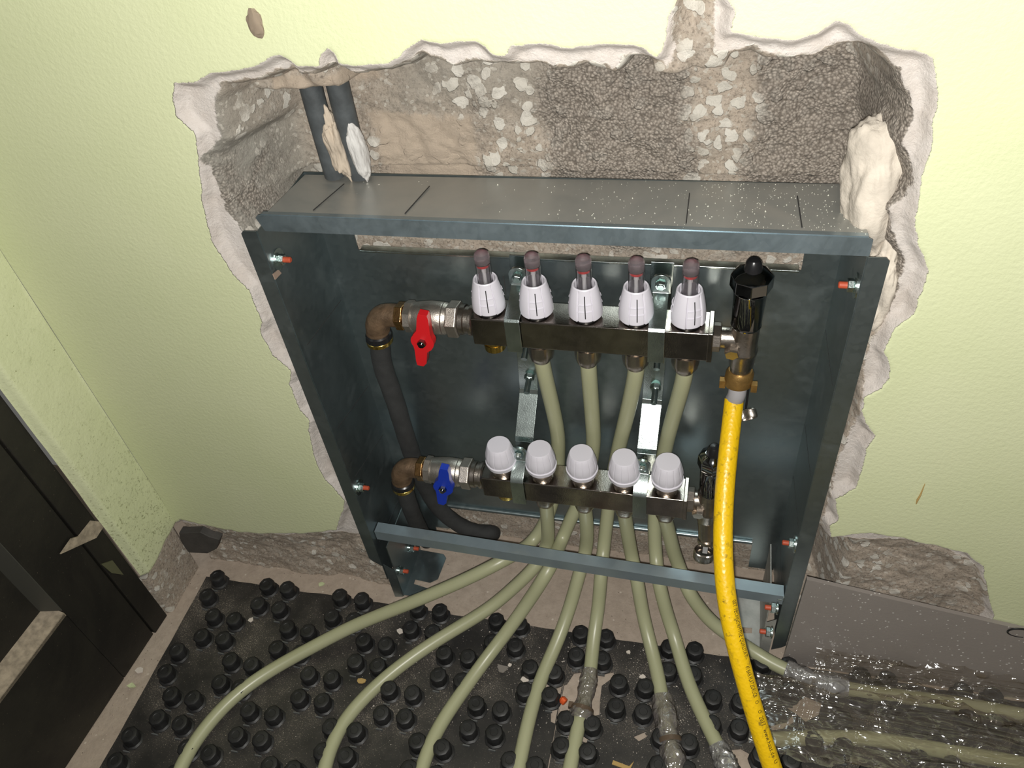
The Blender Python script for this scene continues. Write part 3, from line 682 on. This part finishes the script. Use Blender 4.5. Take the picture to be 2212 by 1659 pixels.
pl_, dl = elbow(-.1915, LY, .2485, -.226, .225, 'bronze elbow joining the lower valve to its grey insulated pipe')
def insulated(P, r, label):
    o = MB(); P = relax(smooth_path(P, 8), 10); o.tube(P, r, 28, rmod=lambda i, k: 1 + .015*math.sin(i*1.3+k)); b_ = build('insulated_pipe', o, M_ins, org=P[0]); return tag(b_, label, 'pipe')
insulated([pu-du*.003, aty(826,790,.070), aty(850,855,.073), aty(876,940,.078), aty(893,990,.083), aty(915,1045,.092), aty(945,1095,.096), aty(985,1130,.098), aty(1025,1148,.100), aty(1056,1150,.104), aty(1066,1152,.112)], .0116, 'long dark grey insulated pipe running down from the upper elbow and curling into the wall')
insulated([pl_-dl*.003, aty(884,1090,.052), aty(898,1125,.062), aty(914,1155,.078), aty(926,1175,.110)], .0116, 'short dark grey insulated pipe below the lower elbow')

# ------------------------------------------------------------------ vents
def knurl(p, ax, r, L, parent, name='knurled_cap'):
    m = MB(); m.lathe([(0,r*.92),(L*.1,r),(L*.85,r),(L,r*.93),(L*.98,r*.75),(L*.35,r*.72),(L*.33,.0005)], p, ax, 96, mod=lambda t, h: 1 + .018*math.cos(2*math.pi*48*t), cap=False); return build(name, m, M_nickel, parent)
def vent(x0, x, y, z, ztop, s, label, upper):
    e = thing('air_vent_valve', (x, y, z), label, 'valve')
    m = MB(); m.lathe([(0,.0125),(.001,.0150),(.008,.0150),(.009,.0125)], (x0,y,z), (1,0,0), 8); m.lathe([(0,.0115),(x-x0,.0105)], (x0,y,z), (1,0,0), 32)
    m.lathe([(-.048,.0108),(-.040,.0108),(-.038,.0125),(-.022,.0138),(-.020,.0145),(-.016,.0145),(-.014,.0132),(.012,.0138),(.016,.0128)], (x,y,z+.004), (0,0,1), 40)
    m.hexnut((x-.011,y-.006,z-.006), (x-.011,y-.018,z-.008), .0075); build('body', m, M_nickel, e)
    h = ztop - z - .018
    m = MB(); m.lathe([(0,.0128*s),(.002,.0135*s),(.004,.0130*s),(h*.62,.0140*s),(h*.66,.0152*s)], (x,y,z+.018), (0,0,1), 72, mod=lambda t, hh: 1 + (.012*math.cos(2*math.pi*36*t) if .004 < hh < h*.63 else 0)); 
    m.lathe([(h*.66,.0150*s),(h*.72,.0182*s),(h*.90,.0180*s),(h*.95,.0150*s),(h,.0095)], (x,y,z+.018), (0,0,1), 8); build('float_housing', m, M_chrome, e, .0006)
    m = MB(); m.lathe([(0,.0088),(.003,.0085),(.010,.0072),(.013,.005),(.0138,.001)], (x,y,ztop-.002), (0,0,1), 36); build('vent_screw', m, M_blackp, e)
    return e
vu = vent(.152, .1835, UY, .487, .572, 1.10, 'dark chrome air vent with brass tee on the right end of the upper manifold', True)
vl = vent(.140, .1655, LY, .247, .334, .95, 'dark chrome air vent at the right end of the lower manifold, partly behind the hose', False)
pc = aty(1618, 893, .075)
kc = knurl(pc + Vector((-.004,0,.004)), (.3,-.75,-.5), .0105, .010, vu); kc['label'] = 'knurled nickel cap hanging behind the hose'
m = MB(); m.tube(smooth_path([pc + Vector((-.004,0,.004)), Vector((.195,.080,.41)), Vector((.194,.078,.445))], 6), .0012, 8); build('cap_strap', m, M_blackp, vu)
# drain spout and dangling cap below the lower vent
m = MB(); q0 = Vector((.1660, LY-.002, .212)); m.tube([q0, q0 + Vector((.001,-.004,-.012)), q0 + Vector((.002,-.010,-.026))], [.0115,.0110,.0105], 30); m.lathe([(0,.0118),(.004,.0118)], q0 + Vector((.002,-.010,-.024)), (.02,-.35,-1), 30); build('drain_spout', m, M_nickel, vl)
pc = aty(1521, 1190, .035)
kc = knurl(pc, (-.05,-.35,-1), .0125, .012, vl); kc['label'] = 'knurled nickel cap hanging below the lower vent'
m = MB(); m.box((pc.x-.002, pc.y-.003, pc.z-.001), (pc.x+.004, pc.y-.002, q0.z-.024)); build('cap_strap', m, simple('grey_strap', (.45,.45,.45), .4), vl)

# ------------------------------------------------------------------ brackets
def bracket(xu, xl, label):
    e = thing('manifold_bracket', (xu, .1, .3), label, 'bracket', 'zinc brackets holding the manifolds')
    xm = (xu + xl) / 2
    m = MB(); w_ = .0115
    line = [(.106,.548),(.106,.352),(.104,.346),(.069,.306),(.067,.299),(.067,.200),(.069,.196)]
    line = [(a, b_) for a, b_ in line]
    # strip follows the slight sideways lean from the upper to the lower bar
    n = len(line); xc = [xu + (xl-xu)*((.548-b_)/.35) for a, b_ in line]
    fr, bk = [], []
    for i, (a, b_) in enumerate(line):
        fr.append((a, b_)); bk.append((a+.0022, b_))
    for i in range(n-1):
        P = [Vector((xc[i]-w_, fr[i][0], fr[i][1])), Vector((xc[i]+w_, fr[i][0], fr[i][1])), Vector((xc[i+1]+w_, fr[i+1][0], fr[i+1][1])), Vector((xc[i+1]-w_, fr[i+1][0], fr[i+1][1]))]
        m.prism(P, (0,.0022,0))
    build('strip', m, M_zinc, e, .0004)
    for (x, y0, y1, z0, z1) in ((xu, .050, .106, UZ0, UZ1), (xl, .030, .067, LZ0, LZ1)):
        m = MB(); s = .0082; yb = y1 - .004
        prof = [(y0-.0016, z0-.004), (y0-.0016, z1+.0012), (y0-.0008, z1+.0022), (yb-.030 if yb-.030 > y0 else y0+.012, z1+.0075), (yb-.012, z1+.016), (yb-.010, z1+.020)]
        m.strip(prof, .0016, x-s, x+s)
        lug = []
        for k in range(13):
            a = math.pi*k/12; lug.append(Vector((x+.0100*math.cos(a), yb-.012+.004*math.sin(a)*0, z1+.030+.009*math.sin(a))))
        lug += [Vector((x-.0100, yb-.012, z1+.016)), Vector((x+.0100, yb-.012, z1+.016))]
        m.prism(lug, (0,.0035,0)); build('clamp', m, M_zinc, e, .0004)
        m = MB(); m.hexnut((x, yb-.0125, z1+.029), (x, yb-.017, z1+.0275), .0058); m.cyl((x, yb-.016, z1+.0285), (x, yb-.0185, z1+.028), .0046, .0035, 18); build('clamp_screw', m, M_zinc, e)
        m = MB()
        for zz in (z1-.009, z0+.004): m.cyl((x, y0-.0018, zz), (x, y0-.0024, zz), .0026, n=14)
        build('clamp_slot', m, M_groove, e)
    for (px, py) in ((0, .428), (0, .374)):
        z = py; yb = .105; m = MB(); xx = xu + (xl-xu)*(.548-z)/.35 + .003
        m.hexnut((xx, yb, z+.003), (xx, yb-.006, z+.001), .0062); m.cyl((xx, yb-.005, z+.0015), (xx, yb-.023, z-.005), .0036, n=18); build('stud_bolt', m, M_zinc, e)
    return e
bracket(-.0500, -.0640, 'zinc strap bracket between the first and second flow meter')
bracket(.0980, .0855, 'bright zinc strap bracket between the fourth and fifth flow meter')

# ------------------------------------------------------------------ heating pipes
PR = .0090
ZL = [.098, .055, .030, .0180, .0138]
def zl(i): return ZL[i] if i < len(ZL) else .0135
def pipe(up_pts, low_px, label, zs_=None, xz=None):
    P = [aty(a, b_, y) for a, b_, y in up_pts]
    for i, (a, b_) in enumerate(low_px): P.append(atz(a, b_, (zs_[i] if zs_ and i < len(zs_) else zl(i))))
    if xz is not None: P = [Vector(q) for q in xz] + P
    dv = (P[-1] - P[-2]).normalized(); dv.z = 0; dv.normalize(); P += [P[-1] + dv*.12, P[-1] + dv*.25 + Vector((0,-.03,0)), P[-1] + dv*.38 + Vector((0,-.08,0))]
    P = relax(smooth_path(P, 10), 25)
    m = MB(); m.tube(P, PR, 24); o = build('heating_pipe', m, M_pipe, org=P[0]); tag(o, label, 'pipe', 'pale plastic heating pipes'); return P
def st(i, upper): return [(UX[i], UY, UZ0-.022), (UX[i], UY+.001, UZ0-.045)] if upper else [(LX[i], LY, LZ0-.016), (LX[i], LY+.001, LZ0-.03)]
pipe([(1203,920,.084),(1206,975,.090),(1203,1040,.090),(1186,1110,.078),(1150,1172,.058)], [(1094,1207),(1010,1250),(924,1287),(863,1312),(772,1348),(697,1386),(587,1446),(514,1498),(459,1553),(415,1612),(385,1670),(355,1730)], 'pale green pipe sweeping furthest left across the mat', [.118,.095,.072,.056,.036,.022,.014], st(1, True))
pipe([(1184,1150,.050),(1180,1180,.048)], [(1159,1222),(1098,1280),(1044,1323),(953,1377),(874,1431),(808,1486),(754,1544),(722,1598),(704,1650),(690,1710)], 'pale green pipe second from the left on the mat', [.096,.062,.042,.026,.0175,.0138], st(1, False))
pipe([(1281,920,.083),(1281,975,.089),(1262,1060,.088),(1237,1112,.076),(1211,1172,.058)], [(1188,1227),(1138,1305),(1091,1370),(1044,1431),(1000,1493),(960,1551),(931,1605),(913,1656),(895,1715)], 'pale green pipe third from the left on the mat', [.128,.072,.038,.020,.0145], st(2, True))
pipe([(1268,1140,.049),(1266,1185,.048)], [(1253,1233),(1232,1308),(1206,1381),(1174,1453),(1152,1518),(1134,1591),(1121,1656),(1110,1715)], 'pale green pipe ending left of the torn patch in the mat', None, st(2, False))
P5 = pipe([(1349,918,.083),(1337,965,.089),(1322,1040,.088),(1313,1105,.077),(1304,1185,.056)], [(1298,1240),(1293,1308),(1282,1381),(1275,1453),(1261,1518),(1246,1583),(1232,1656),(1220,1715)], 'pale green pipe wrapped in clear tape over the torn patch', None, st(3, True))
P6 = pipe([(1354,1140,.050),(1364,1200,.048)], [(1376,1251),(1387,1319),(1402,1381),(1420,1453),(1433,1525),(1445,1590),(1458,1659),(1470,1720)], 'pale green pipe whose lower end is buried in crumpled tape', None, st(3, False))
P7 = pipe([(1449,918,.083),(1437,968,.089),(1420,1050,.088),(1413,1130,.074),(1417,1203,.054)], [(1423,1258),(1441,1327),(1459,1381),(1485,1471),(1521,1552),(1547,1604),(1572,1659),(1600,1715)], 'pale green pipe just left of the yellow hose, taped at the bottom edge', None, st(4, True))
P8 = pipe([(1445,1150,.050),(1456,1195,.048),(1470,1232,.042)], [(1485,1272),(1505,1305),(1543,1350),(1620,1402),(1680,1439),(1767,1473),(1859,1493),(1951,1505),(2097,1524),(2230,1550),(2400,1580)],'pale green pipe passing behind the yellow hose and running off right along the wall', [.094,.072,.045,.022,.018,.020,.020,.018,.016,.016,.016], st(4, False))
Pn = [atz(a, b_, .012) for a, b_ in ((1655,1598),(1750,1594),(1850,1594),(1914,1600),(2060,1625),(2230,1655),(2400,1700),(2650,1800),(2900,1920))]
m = MB(); m.tube(smooth_path(Pn, 8), PR, 20); tag(build('heating_pipe', m, M_pipe, org=Pn[0]), 'pale pipe lying under the clear film at the lower right', 'pipe', 'pale plastic heating pipes')

# tape wraps
def wrap(P, a, b_, r, label, mat, seed=1, bulges=()):
    seg = [p for p in P if True]; L = [0]
    for i in range(1, len(seg)): L.append(L[-1] + (seg[i]-seg[i-1]).length)
    def near(q): return min(range(len(seg)), key=lambda i: (seg[i]-q).length)
    i0, i1 = sorted((near(a), near(b_))); base = seg[i0:i1+1]
    n = 46; out = []
    for k in range(n):
        t = k/(n-1)*(len(base)-1); i = min(int(t), len(base)-2); out.append(base[i].lerp(base[i+1], t-i))
    rd = random.Random(seed); ph = [rd.uniform(0, 6) for _ in range(6)]
    rr = []
    for k in range(n):
        t = k/(n-1); q = r*(1 + .06*math.sin(9*t+ph[0]))
        for (c, am, wd) in bulges: q += am*math.exp(-((t-c)/wd)**2)
        rr.append(q)
    m = MB(); m.tube(out, rr, 30, rmod=lambda i, k: 1 + .05*math.sin(k*.9+i*.55+ph[1]) + .035*math.sin(k*2.3-i*.8+ph[2]) + .03*rd.uniform(-1,1), cap=False)
    o = build('tape_wrap', m, mat, org=out[0], ang=60); tag(o, label, 'tape', 'tape wrapped round the pipe joints'); return o
wrap(P5, atz(1276,1447,.0125), atz(1250,1556,.0135), .0104, 'clear crumpled tape round the pipe above the torn patch', M_tapec, 2, ((.86,.0045,.13),(.35,.001,.2)))
wrap(P6, atz(1427,1505,.0125), atz(1462,1680,.0135), .0112, 'crumpled silvery clear tape round the pipe left of the bottom centre knob', M_tapec, 4, ((.30,.0045,.22),(.75,.0045,.13)))
wrap(P7, atz(1551,1608,.0125), atz(1595,1700,.0135), .0120, 'silvery tape round the pipe at the bottom edge beside the hose', M_tape, 6, ((.6,.002,.3),))
wrap(P8, atz(1693,1446,.018), atz(1826,1489,.018), .0115, 'silvery tape round the pipe right of the hose', M_tape, 8, ((.3,.001,.2),(.75,.003,.2)))
# orange plug and worm clamps under the tape
m = MB(); q = atz(1222, 1518, .010); m.lathe([(0,.003),(.001,.0048),(.006,.0050),(.0085,.003)], q, (-.8,.5,.15), 16, mod=lambda t,h: 1+.12*math.cos(6*math.pi*t)); tag(build('rubber_plug', m, M_orange, org=q), 'small orange rubber plug beside the taped pipe on the torn patch', 'plug')
for (Pp, a, lb) in ((P5, (1250,1530), 'brown ring clamp around the taped pipe beside the orange plug'), (P6, (1447,1598), 'brown ring clamp around the buried taped pipe')):
    c_ = atz(*a, .0125); i = min(range(1, len(Pp)-1), key=lambda k: (Pp[k]-c_).length); d_ = (Pp[i+1]-Pp[i-1]).normalized()
    m = MB(); m.lathe([(0,.0150),(.005,.0156),(.006,.0146)], Pp[i], d_, 28, cap=False); m.box(tuple(Pp[i]+Vector((-.018,-.003,-.001))), tuple(Pp[i]+Vector((-.012,.004,.006)))); tag(build('ring_clamp', m, simple('brown_clamp', (.14,.10,.07), .4, .3), org=Pp[i]), lb, 'clamp')

# ------------------------------------------------------------------ yellow hose
H = [atd(a, b_, d) for a, b_, d in ((1586,862,.862),(1584,880,.862),(1575,960,.856),(1566,1050,.85),(1562,1130,.846),(1562,1200,.842),(1568,1280,.838),(1582,1360,.836),(1602,1440,.836),(1624,1520,.838),(1649,1600,.842),(1676,1680,.848),(1712,1770,.862))]
H += [H[-1] + Vector(v) for v in ((.03,-.05,-.055),(.075,-.12,-.085),(.14,-.20,-.092),(.24,-.30,-.092),(.36,-.42,-.092))]
for p_ in H[-5:]: p_.z = max(p_.z, .030)
H0 = Vector((.1835, UY, .437))
hs = thing('garden_hose', H[0], 'yellow hose screwed to the upper vent and hanging down to the bottom edge', 'hose')
HP = relax(smooth_path(H, 12), 20); HR = .0101
m = MB(); m.tube(HP, HR, 40); hz = build('hose_tube', m, M_hose, hs)
m = MB(); m.tube(relax(smooth_path([H0 + Vector((0,0,-.012)), H0 + Vector((-.0006,-.004,-.024)), HP[0].lerp(HP[3], .5)], 8), 3), .0094, 36); build('sleeve', m, M_sleeve, hs)
m = MB(); ax = (HP[0]-H0).normalized(); m.lathe([(-.004,.0120),(.0,.0142),(.012,.0146),(.014,.0146),(.0155,.0105)], H0 + Vector((0,0,.004)), ax, 40)
for a in (2.9, -.25): m.box(tuple(H0 + ax*.008 + Vector((math.cos(a)*.0165-.003, math.sin(a)*.006-.008, -.006))), tuple(H0 + ax*.008 + Vector((math.cos(a)*.0165+.003, math.sin(a)*.006-.001, .004))))
build('coupling', m, M_brassd, hs)
# printed writing, wrapped on the hose
def hose_text(segs):
    L = [0]
    for i in range(1, len(HP)): L.append(L[-1] + (HP[i]-HP[i-1]).length)
    def frame(s):
        s = max(0, min(L[-1]-1e-5, s)); i = next(k for k in range(1, len(L)) if L[k] >= s) ; t = (s-L[i-1])/(L[i]-L[i-1]+1e-9); p = HP[i-1].lerp(HP[i], t)
        T = (HP[min(i+1,len(HP)-1)]-HP[max(i-2,0)]).normalized(); c = (Vector(CAM0)-p); c = (c - T*c.dot(T)).normalized(); return p, T, c, T.cross(c)
    CAM0 = (.145, -.57, .9)          # outward side of the hose, towards the room
    out = MB()
    for (body, a, b_, size, th0) in segs:
        cu = bpy.data.curves.new('t', 'FONT'); cu.body = body; cu.size = size; cu.resolution_u = 2; cu.space_character = 1.05
        ob = bpy.data.objects.new('t', cu); COL.objects.link(ob); dg = bpy.context.evaluated_depsgraph_get(); dg.update(); me = bpy.data.meshes.new_from_object(ob.evaluated_get(dg))
        bpy.data.objects.remove(ob); xs_ = [v.co.x for v in me.vertices]; x0, x1 = min(xs_), max(xs_); vs = []
        for v in me.vertices:
            s = a + (v.co.x-x0)/(x1-x0)*(b_-a); p, T, c, sd = frame(s); th = th0 + (v.co.y - size*.35)/HR
            vs.append(p + (c*math.cos(th) + sd*math.sin(th)*SIDE)*(HR+.00035))
        out.add(vs, [tuple(f.vertices) for f in me.polygons]); bpy.data.meshes.remove(me)
    return out
# which way is right of the camera, around the hose
_p = HP[len(HP)//2]; _T = (HP[len(HP)//2+1]-HP[len(HP)//2-1]).normalized(); _c = (Vector((.145,-.57,.9))-_p); _c = (_c-_T*_c.dot(_T)).normalized()
SIDE = 1 if _T.cross(_c).dot(Vector(R[:, 0])) > 0 else -1
Ls = [0]
for i in range(1, len(HP)): Ls.append(Ls[-1] + (HP[i]-HP[i-1]).length)
def s_at(px, py):
    best = None
    for i, p in enumerate(HP):
        v = R.T @ (np.array(p) - CAM); u = (CX + F_PX*v[0]/v[2], CY + F_PX*v[1]/v[2]); d = (u[0]-px)**2 + (u[1]-py)**2
        if best is None or d < best[0]: best = (d, Ls[i])
    return best[1]
sg = [('GET TECHNORMTISE QUALITÄT -', s_at(1571,1292), s_at(1597,1420), .0072, .80), ('45 BAR PLATZDRUCK', s_at(1601,1434), s_at(1618,1502), .0072, .62), ('O', s_at(1620,1509), s_at(1622,1517), .006, .6), ('O', s_at(1624,1524), s_at(1626,1532), .006, .6),
      ('2017', s_at(1628,1540), s_at(1634,1559), .0072, .58), ('www.haas.de', s_at(1637,1566), s_at(1656,1624), .0072, .58), ('U', s_at(1659,1632), s_at(1661,1638), .006, .58)]
o = build('printed_text', hose_text(sg), M_tick, hz, smooth=False); o['label'] = 'black printed writing'

# ------------------------------------------------------------------ old grey pipes in the niche
def greypipe(x, y, z0, z1, r, label):
    m = MB(); P = [Vector((x-.001, y+.002, z0)), Vector((x, y, (z0+z1)/2)), Vector((x+.001, y, z1))]; m.tube(relax(smooth_path(P, 8), 3), r, 24); return tag(build('wall_pipe', m, M_greyp, org=P[0]), label, 'pipe', 'old grey pipes in the niche')
greypipe(-.2285, .094, .6435, .775, .0108, 'left one of two grey sleeved pipes in the wall above the cabinet')
greypipe(-.2010, .094, .6435, .775, .0108, 'right one of two grey sleeved pipes in the wall, half buried in mortar')
def lump(name, c, rad, mat, label, cat, seed=0, n=3, amp=.25, rot=(0,0,0), group=None, sc=1.6):
    import bmesh
    from mathutils import noise, Euler
    bm = bmesh.new(); bmesh.ops.create_icosphere(bm, subdivisions=n, radius=1)
    E_ = Euler(rot).to_matrix(); me = bpy.data.meshes.new(name)
    for v in bm.verts:
        d = 1 + amp*noise.fractal(v.co*sc + Vector((seed*7.3, seed, 0)), 1., 2., 4); v.co = E_ @ Vector((v.co.x*rad[0]*d, v.co.y*rad[1]*d, v.co.z*rad[2]*d))
    bm.to_mesh(me); bm.free(); me.materials.append(mat); me.shade_smooth()
    if n < 4: me.set_sharp_from_angle(angle=math.radians(30))
    o = bpy.data.objects.new(name, me); COL.objects.link(o); o.location = c; return tag(o, label, cat, group)
lump('mortar_lump', (.268, .045, .672), (.026, .030, .062), M_mortar, 'pale mortar lump wedged in the niche right of the cabinet top', 'rubble', 2, 5, .22, (0,-.12,0))
lump('mortar_lump', (.283, .030, .585), (.015, .026, .060), M_mortar, 'narrow mortar ridge below the pale lump beside the right cabinet flange', 'rubble', 5, 5, .3, (0,.05,0))
M_tanm = simple('tan_mortar', (.52,.44,.35), .95, 0, .002, 150, .25)
lump('mortar_lump', (-.2145, .0905, .678), (.0095, .012, .034), M_tanm, 'tan mortar squeezed between the two grey wall pipes', 'rubble', 8, 5, .3, (0,-.05,0))
lump('mortar_lump', (-.1935, .089, .674), (.0085, .011, .031), simple('white_mortar', (.60,.59,.57), .9, 0, .001, 300, .15), 'whitish mortar strip covering the right grey wall pipe', 'rubble', 9, 5, .16, (0,-.06,0))
m = MB(); P = [aty(a, b_, -.002) for a, b_ in ((386,1152),(432,1150),(452,1160),(474,1166),(468,1186),(448,1196),(408,1194),(392,1176))]; m.prism(P, (0,.012,0)); tag(build('foam_offcut', m, M_foamd, bevel=.001, org=P[0]), 'dark grey foam offcut low in the wall corner at the left', 'insulation')

# ------------------------------------------------------------------ edge strip and film at the right
m = MB(); T0, T1 = .186, .128
P = [(.283,-.001,T0+.004),(.62,-.001,T1),(1.10,-.001,.110),(1.10,-.010,0),(.279,-.010,0)]
m.prism([(p[0], -.012 if p[2] < .05 else -.006, p[2]) for p in P], (0,.005,0))
tag(build('edge_insulation_strip', m, M_foam, org=(.29,0,0)), 'grey shiny foam edge strip standing along the wall right of the cabinet', 'insulation')
def filmsheet(name, pts, nu, nv, amp, mat, label, cat, seed):
    """pts: 4 corners (a,b,c,d) bilinear, wrinkled"""
    a, b_, c, d = [Vector(p) for p in pts]; rs = np.random.RandomState(seed)
    U, W = np.meshgrid(np.linspace(0,1,nu), np.linspace(0,1,nv), indexing='ij')
    A = np.array; P = (A(a)*(1-U)[...,None] + A(b_)*U[...,None])*(1-W)[...,None] + (A(d)*(1-U)[...,None] + A(c)*U[...,None])*W[...,None]
    h = fbm(U*3 + W*.5, W*6, 2.2, seed, 4, .55); nn = fbm(U*2.6 + W*.6, W*1.4 - U*.5, 2.2, seed+9, 3)*5.; rg = (1 - np.abs(2*(nn % 1) - 1))**3; sel = sstep(-.02, .12, fbm(U*3, W, 2., seed+30, 2)); P[...,2] += amp*(h*1.2 + .3 + rg*1.3*sel)
    P[...,1] += amp*.8*fbm(U*5, W*4, 2., seed+3, 3); P[...,2] = np.maximum(P[...,2], .0232 + .002*h)
    er = fbm(U*9, W*9, 3., seed+5, 3)*.03; P[...,1] += er*((W > .97)|(W < .03))
    o = gridmesh(name, P - A(a), nu, nv, mat, {}, a); return tag(o, label, cat)
filmsheet('plastic_film', [(.315,-.0145,.046),(1.05,-.0145,.052),(1.06,-.070,.023),(.31,-.050,.023)], 300, 50, .007, M_film, 'clear crinkled film flap at the foot of the grey edge strip', 'film', 3)
filmsheet('plastic_film', [(.245,-.045,.024),(1.05,-.072,.026),(1.06,-.19,.020),(.235,-.135,.018)], 320, 120, .007, M_film, 'clear crinkled film spread over the mat right of the hose', 'film', 21)

# ------------------------------------------------------------------ small bits
def chip(px, py, z, r, mat, name, label, cat, group, plane='z'):
    c = atz(px, py, z); rd = random.Random(int(px*13+py)); k = rd.randint(5, 7); a0 = rd.uniform(0, 6); m = MB()
    P = [c + Vector((math.cos(a0+2*math.pi*i/k)*r*rd.uniform(.6,1.2)*1.3, math.sin(a0+2*math.pi*i/k)*r*rd.uniform(.6,1.1), rd.uniform(0,.001))) for i in range(k)]
    m.prism(P, (0,0,.0014)); return tag(build(name, m, mat, org=c, smooth=False), label, cat, group)
chip(1085,1445,.006,.007,simple('pale_grey_chip',(.20,.18,.16),.9),'plaster_chip','round grey smear of plaster on the mat left of the torn patch','chip',None)
chip(285,1482,.003,.005,M_greenchip,'paint_chip','pale green paint chip on the bare floor strip by the left mat edge','chip',None)
chip(302,1448,.003,.006,M_plchip,'plaster_chip','pale plaster chip on the bare floor strip above the green paint chip','chip',None)
chip(694,1262,.003,.0045,M_greenchip,'paint_chip','pale green paint chip on the floor behind the left mat','chip',None)
chip(780,1472,.004,.0055,M_straw,'wood_splinter','brown wood chip on the mat between the first two pipes','chip',None)
chip(543,1340,.004,.004,M_plchip,'plaster_chip','small pale sliver on the mat below the corner studs','chip',None)
chip(864,1364,.004,.0045,M_plchip,'plaster_chip','white sliver on the mat between the first and second pipe','chip',None)
chip(1388,1463,.004,.0035,M_plchip,'plaster_chip','white pebble on the mat left of the buried pipe','chip',None)
chip(1358,1410,.004,.0030,M_plchip,'plaster_chip','small white pebble near the rear edge of the right mat','chip',None)
chip(1101,1437,.004,.0028,M_plchip,'plaster_chip','tiny white pebble above the grey smear','chip',None)
chip(1135,1468,.004,.0050,M_plchip,'plaster_chip','white plaster piece beside the fourth pipe','chip',None)
chip(1712,1640,.006,.0040,M_plchip,'plaster_chip','white crumb at the bottom right of the hose','chip',None)
m = MB(); q = atz(1350,1657,.008); m.prism([q+Vector(p) for p in ((-.016,0,0),(.006,-.004,.001),(.010,.008,.001),(.005,.001,.001),(-.015,.005,0))], (0,0,.0015)); tag(build('wood_splinter', m, M_straw, org=q, smooth=False), 'brown splinter at the bottom edge between the taped pipes', 'chip')
m = MB(); q = aty(1988,1072,-.001); m.tube([aty(1979,1089,-.0012), aty(1982,1080,-.002), aty(1988,1070,-.0015), aty(1998,1045,-.0012)], [.0004,.0011,.0009,.0003], 6); tag(build('straw', m, M_straw, org=q), 'thin brown straw stuck on the green wall at the right', 'straw')
m = MB(); m.prism([atx(588,592,-.2705), atx(600,583,-.2705), atx(606,590,-.2705), atx(593,604,-.2705)], (.0012,0,0)); tag(build('plaster_chip', m, simple('brown_chip', (.30,.22,.17), .9), org=atx(597,592,-.27), smooth=False), 'brown chip on the inner left cabinet side below the upper bolt', 'chip')
m = MB(); q = aty(552, 52, -.001)
lump('wall_dent', tuple(q), (.0065, .003, .011), simple('dent_brown', (.24,.19,.14), .95), 'brown gouge in the green wall at the top left', 'gouge', 4, 3, .3)
m = MB(); q = atz(2205,1355,.02); q = aty(2205,1362,-.004); pts = [q + Vector((.014*math.cos(a), -.003, .008*math.sin(a)+.0)) for a in [i*.5 for i in range(11)]]; m.tube(smooth_path(pts, 3), .0012, 8); tag(build('wire_loop', m, M_blackp, org=q), 'dark wire loop on the strip at the right picture edge', 'wire')
q = atz(1108, 1262, .006); lump('rubber_scrap', tuple(q), (.006,.005,.005), M_blackp, 'small black scrap on the floor behind the second pipe', 'scrap', 6, 2, .4)
# crumbs nobody could count
def crumbs(name, pts, mat, label, cat):
    m = MB(); rd = random.Random(5)
    for (x, y, z, r) in pts:
        a = rd.uniform(0, 6); q = [Vector((x+r*math.cos(a+i*2.1)*rd.uniform(.6,1.2), y+r*math.sin(a+i*2.1)*rd.uniform(.6,1.2), z)) for i in range(3)] + [Vector((x, y, z+r*rd.uniform(.6,1.2)))]
        m.add(q, [(0,2,1),(0,1,3),(1,2,3),(2,0,3)])
    return tag(build(name, m, mat, org=pts[0][:3], smooth=False), label, cat, kind='stuff')
rd = random.Random(9); pts = []
for cx, cy, s, n_ in ((1450,1440,60,420),(1480,1560,50,300),(1000,1400,140,300),(1180,1440,80,260),(900,1420,120,160),(1250,1560,90,180),(1740,1640,60,160),(1350,1520,120,160),(700,1480,200,80),(800,1300,100,60)):
    for _ in range(n_):
        p = atz(cx+rd.gauss(0,s), min(1700, cy+rd.gauss(0,s*.8)), .0032)
        if p.y < -.018 and -.57 < p.x < .6 and p.y > -.5: pts.append((p.x, p.y, .0030, rd.uniform(.0003,.0010)*(1.9 if rd.random() < .04 else 1)))
crumbs('plaster_crumbs', pts, M_plchip, 'fine pale plaster crumbs scattered over the black mats', 'crumbs')
pts = []
for _ in range(420):
    x = min(.26, .262 - abs(rd.gauss(0, .13))); y = rd.uniform(.003, .106)**1.0
    if x < -.25: continue
    pts.append((x, y, .657 - .0185*y/.11 + .0001, rd.uniform(.0002,.0007)*(1.8 if rd.random() < .05 else 1)))
crumbs('plaster_crumbs', pts, simple('pale_crumb', (.66,.66,.56), .9), 'white and pale green crumbs lying on the cabinet top', 'crumbs')
pts = [(rd.uniform(-.56,.28), rd.uniform(-.015,.09), .0005, rd.uniform(.0004,.0016)) for _ in range(420)] + [(p.x, p.y, .0005, rd.uniform(.0004,.002)) for p in [atz(rd.uniform(150,440), rd.uniform(1250,1650), 0) for _ in range(500)] if -.612+.05*(p.y) < p.x < -.578 and p.y < 0]
crumbs('floor_crumbs', pts, simple('floor_crumb', (.42,.35,.28), .95), 'beige grit on the bare floor around the mats and under the cabinet', 'crumbs')
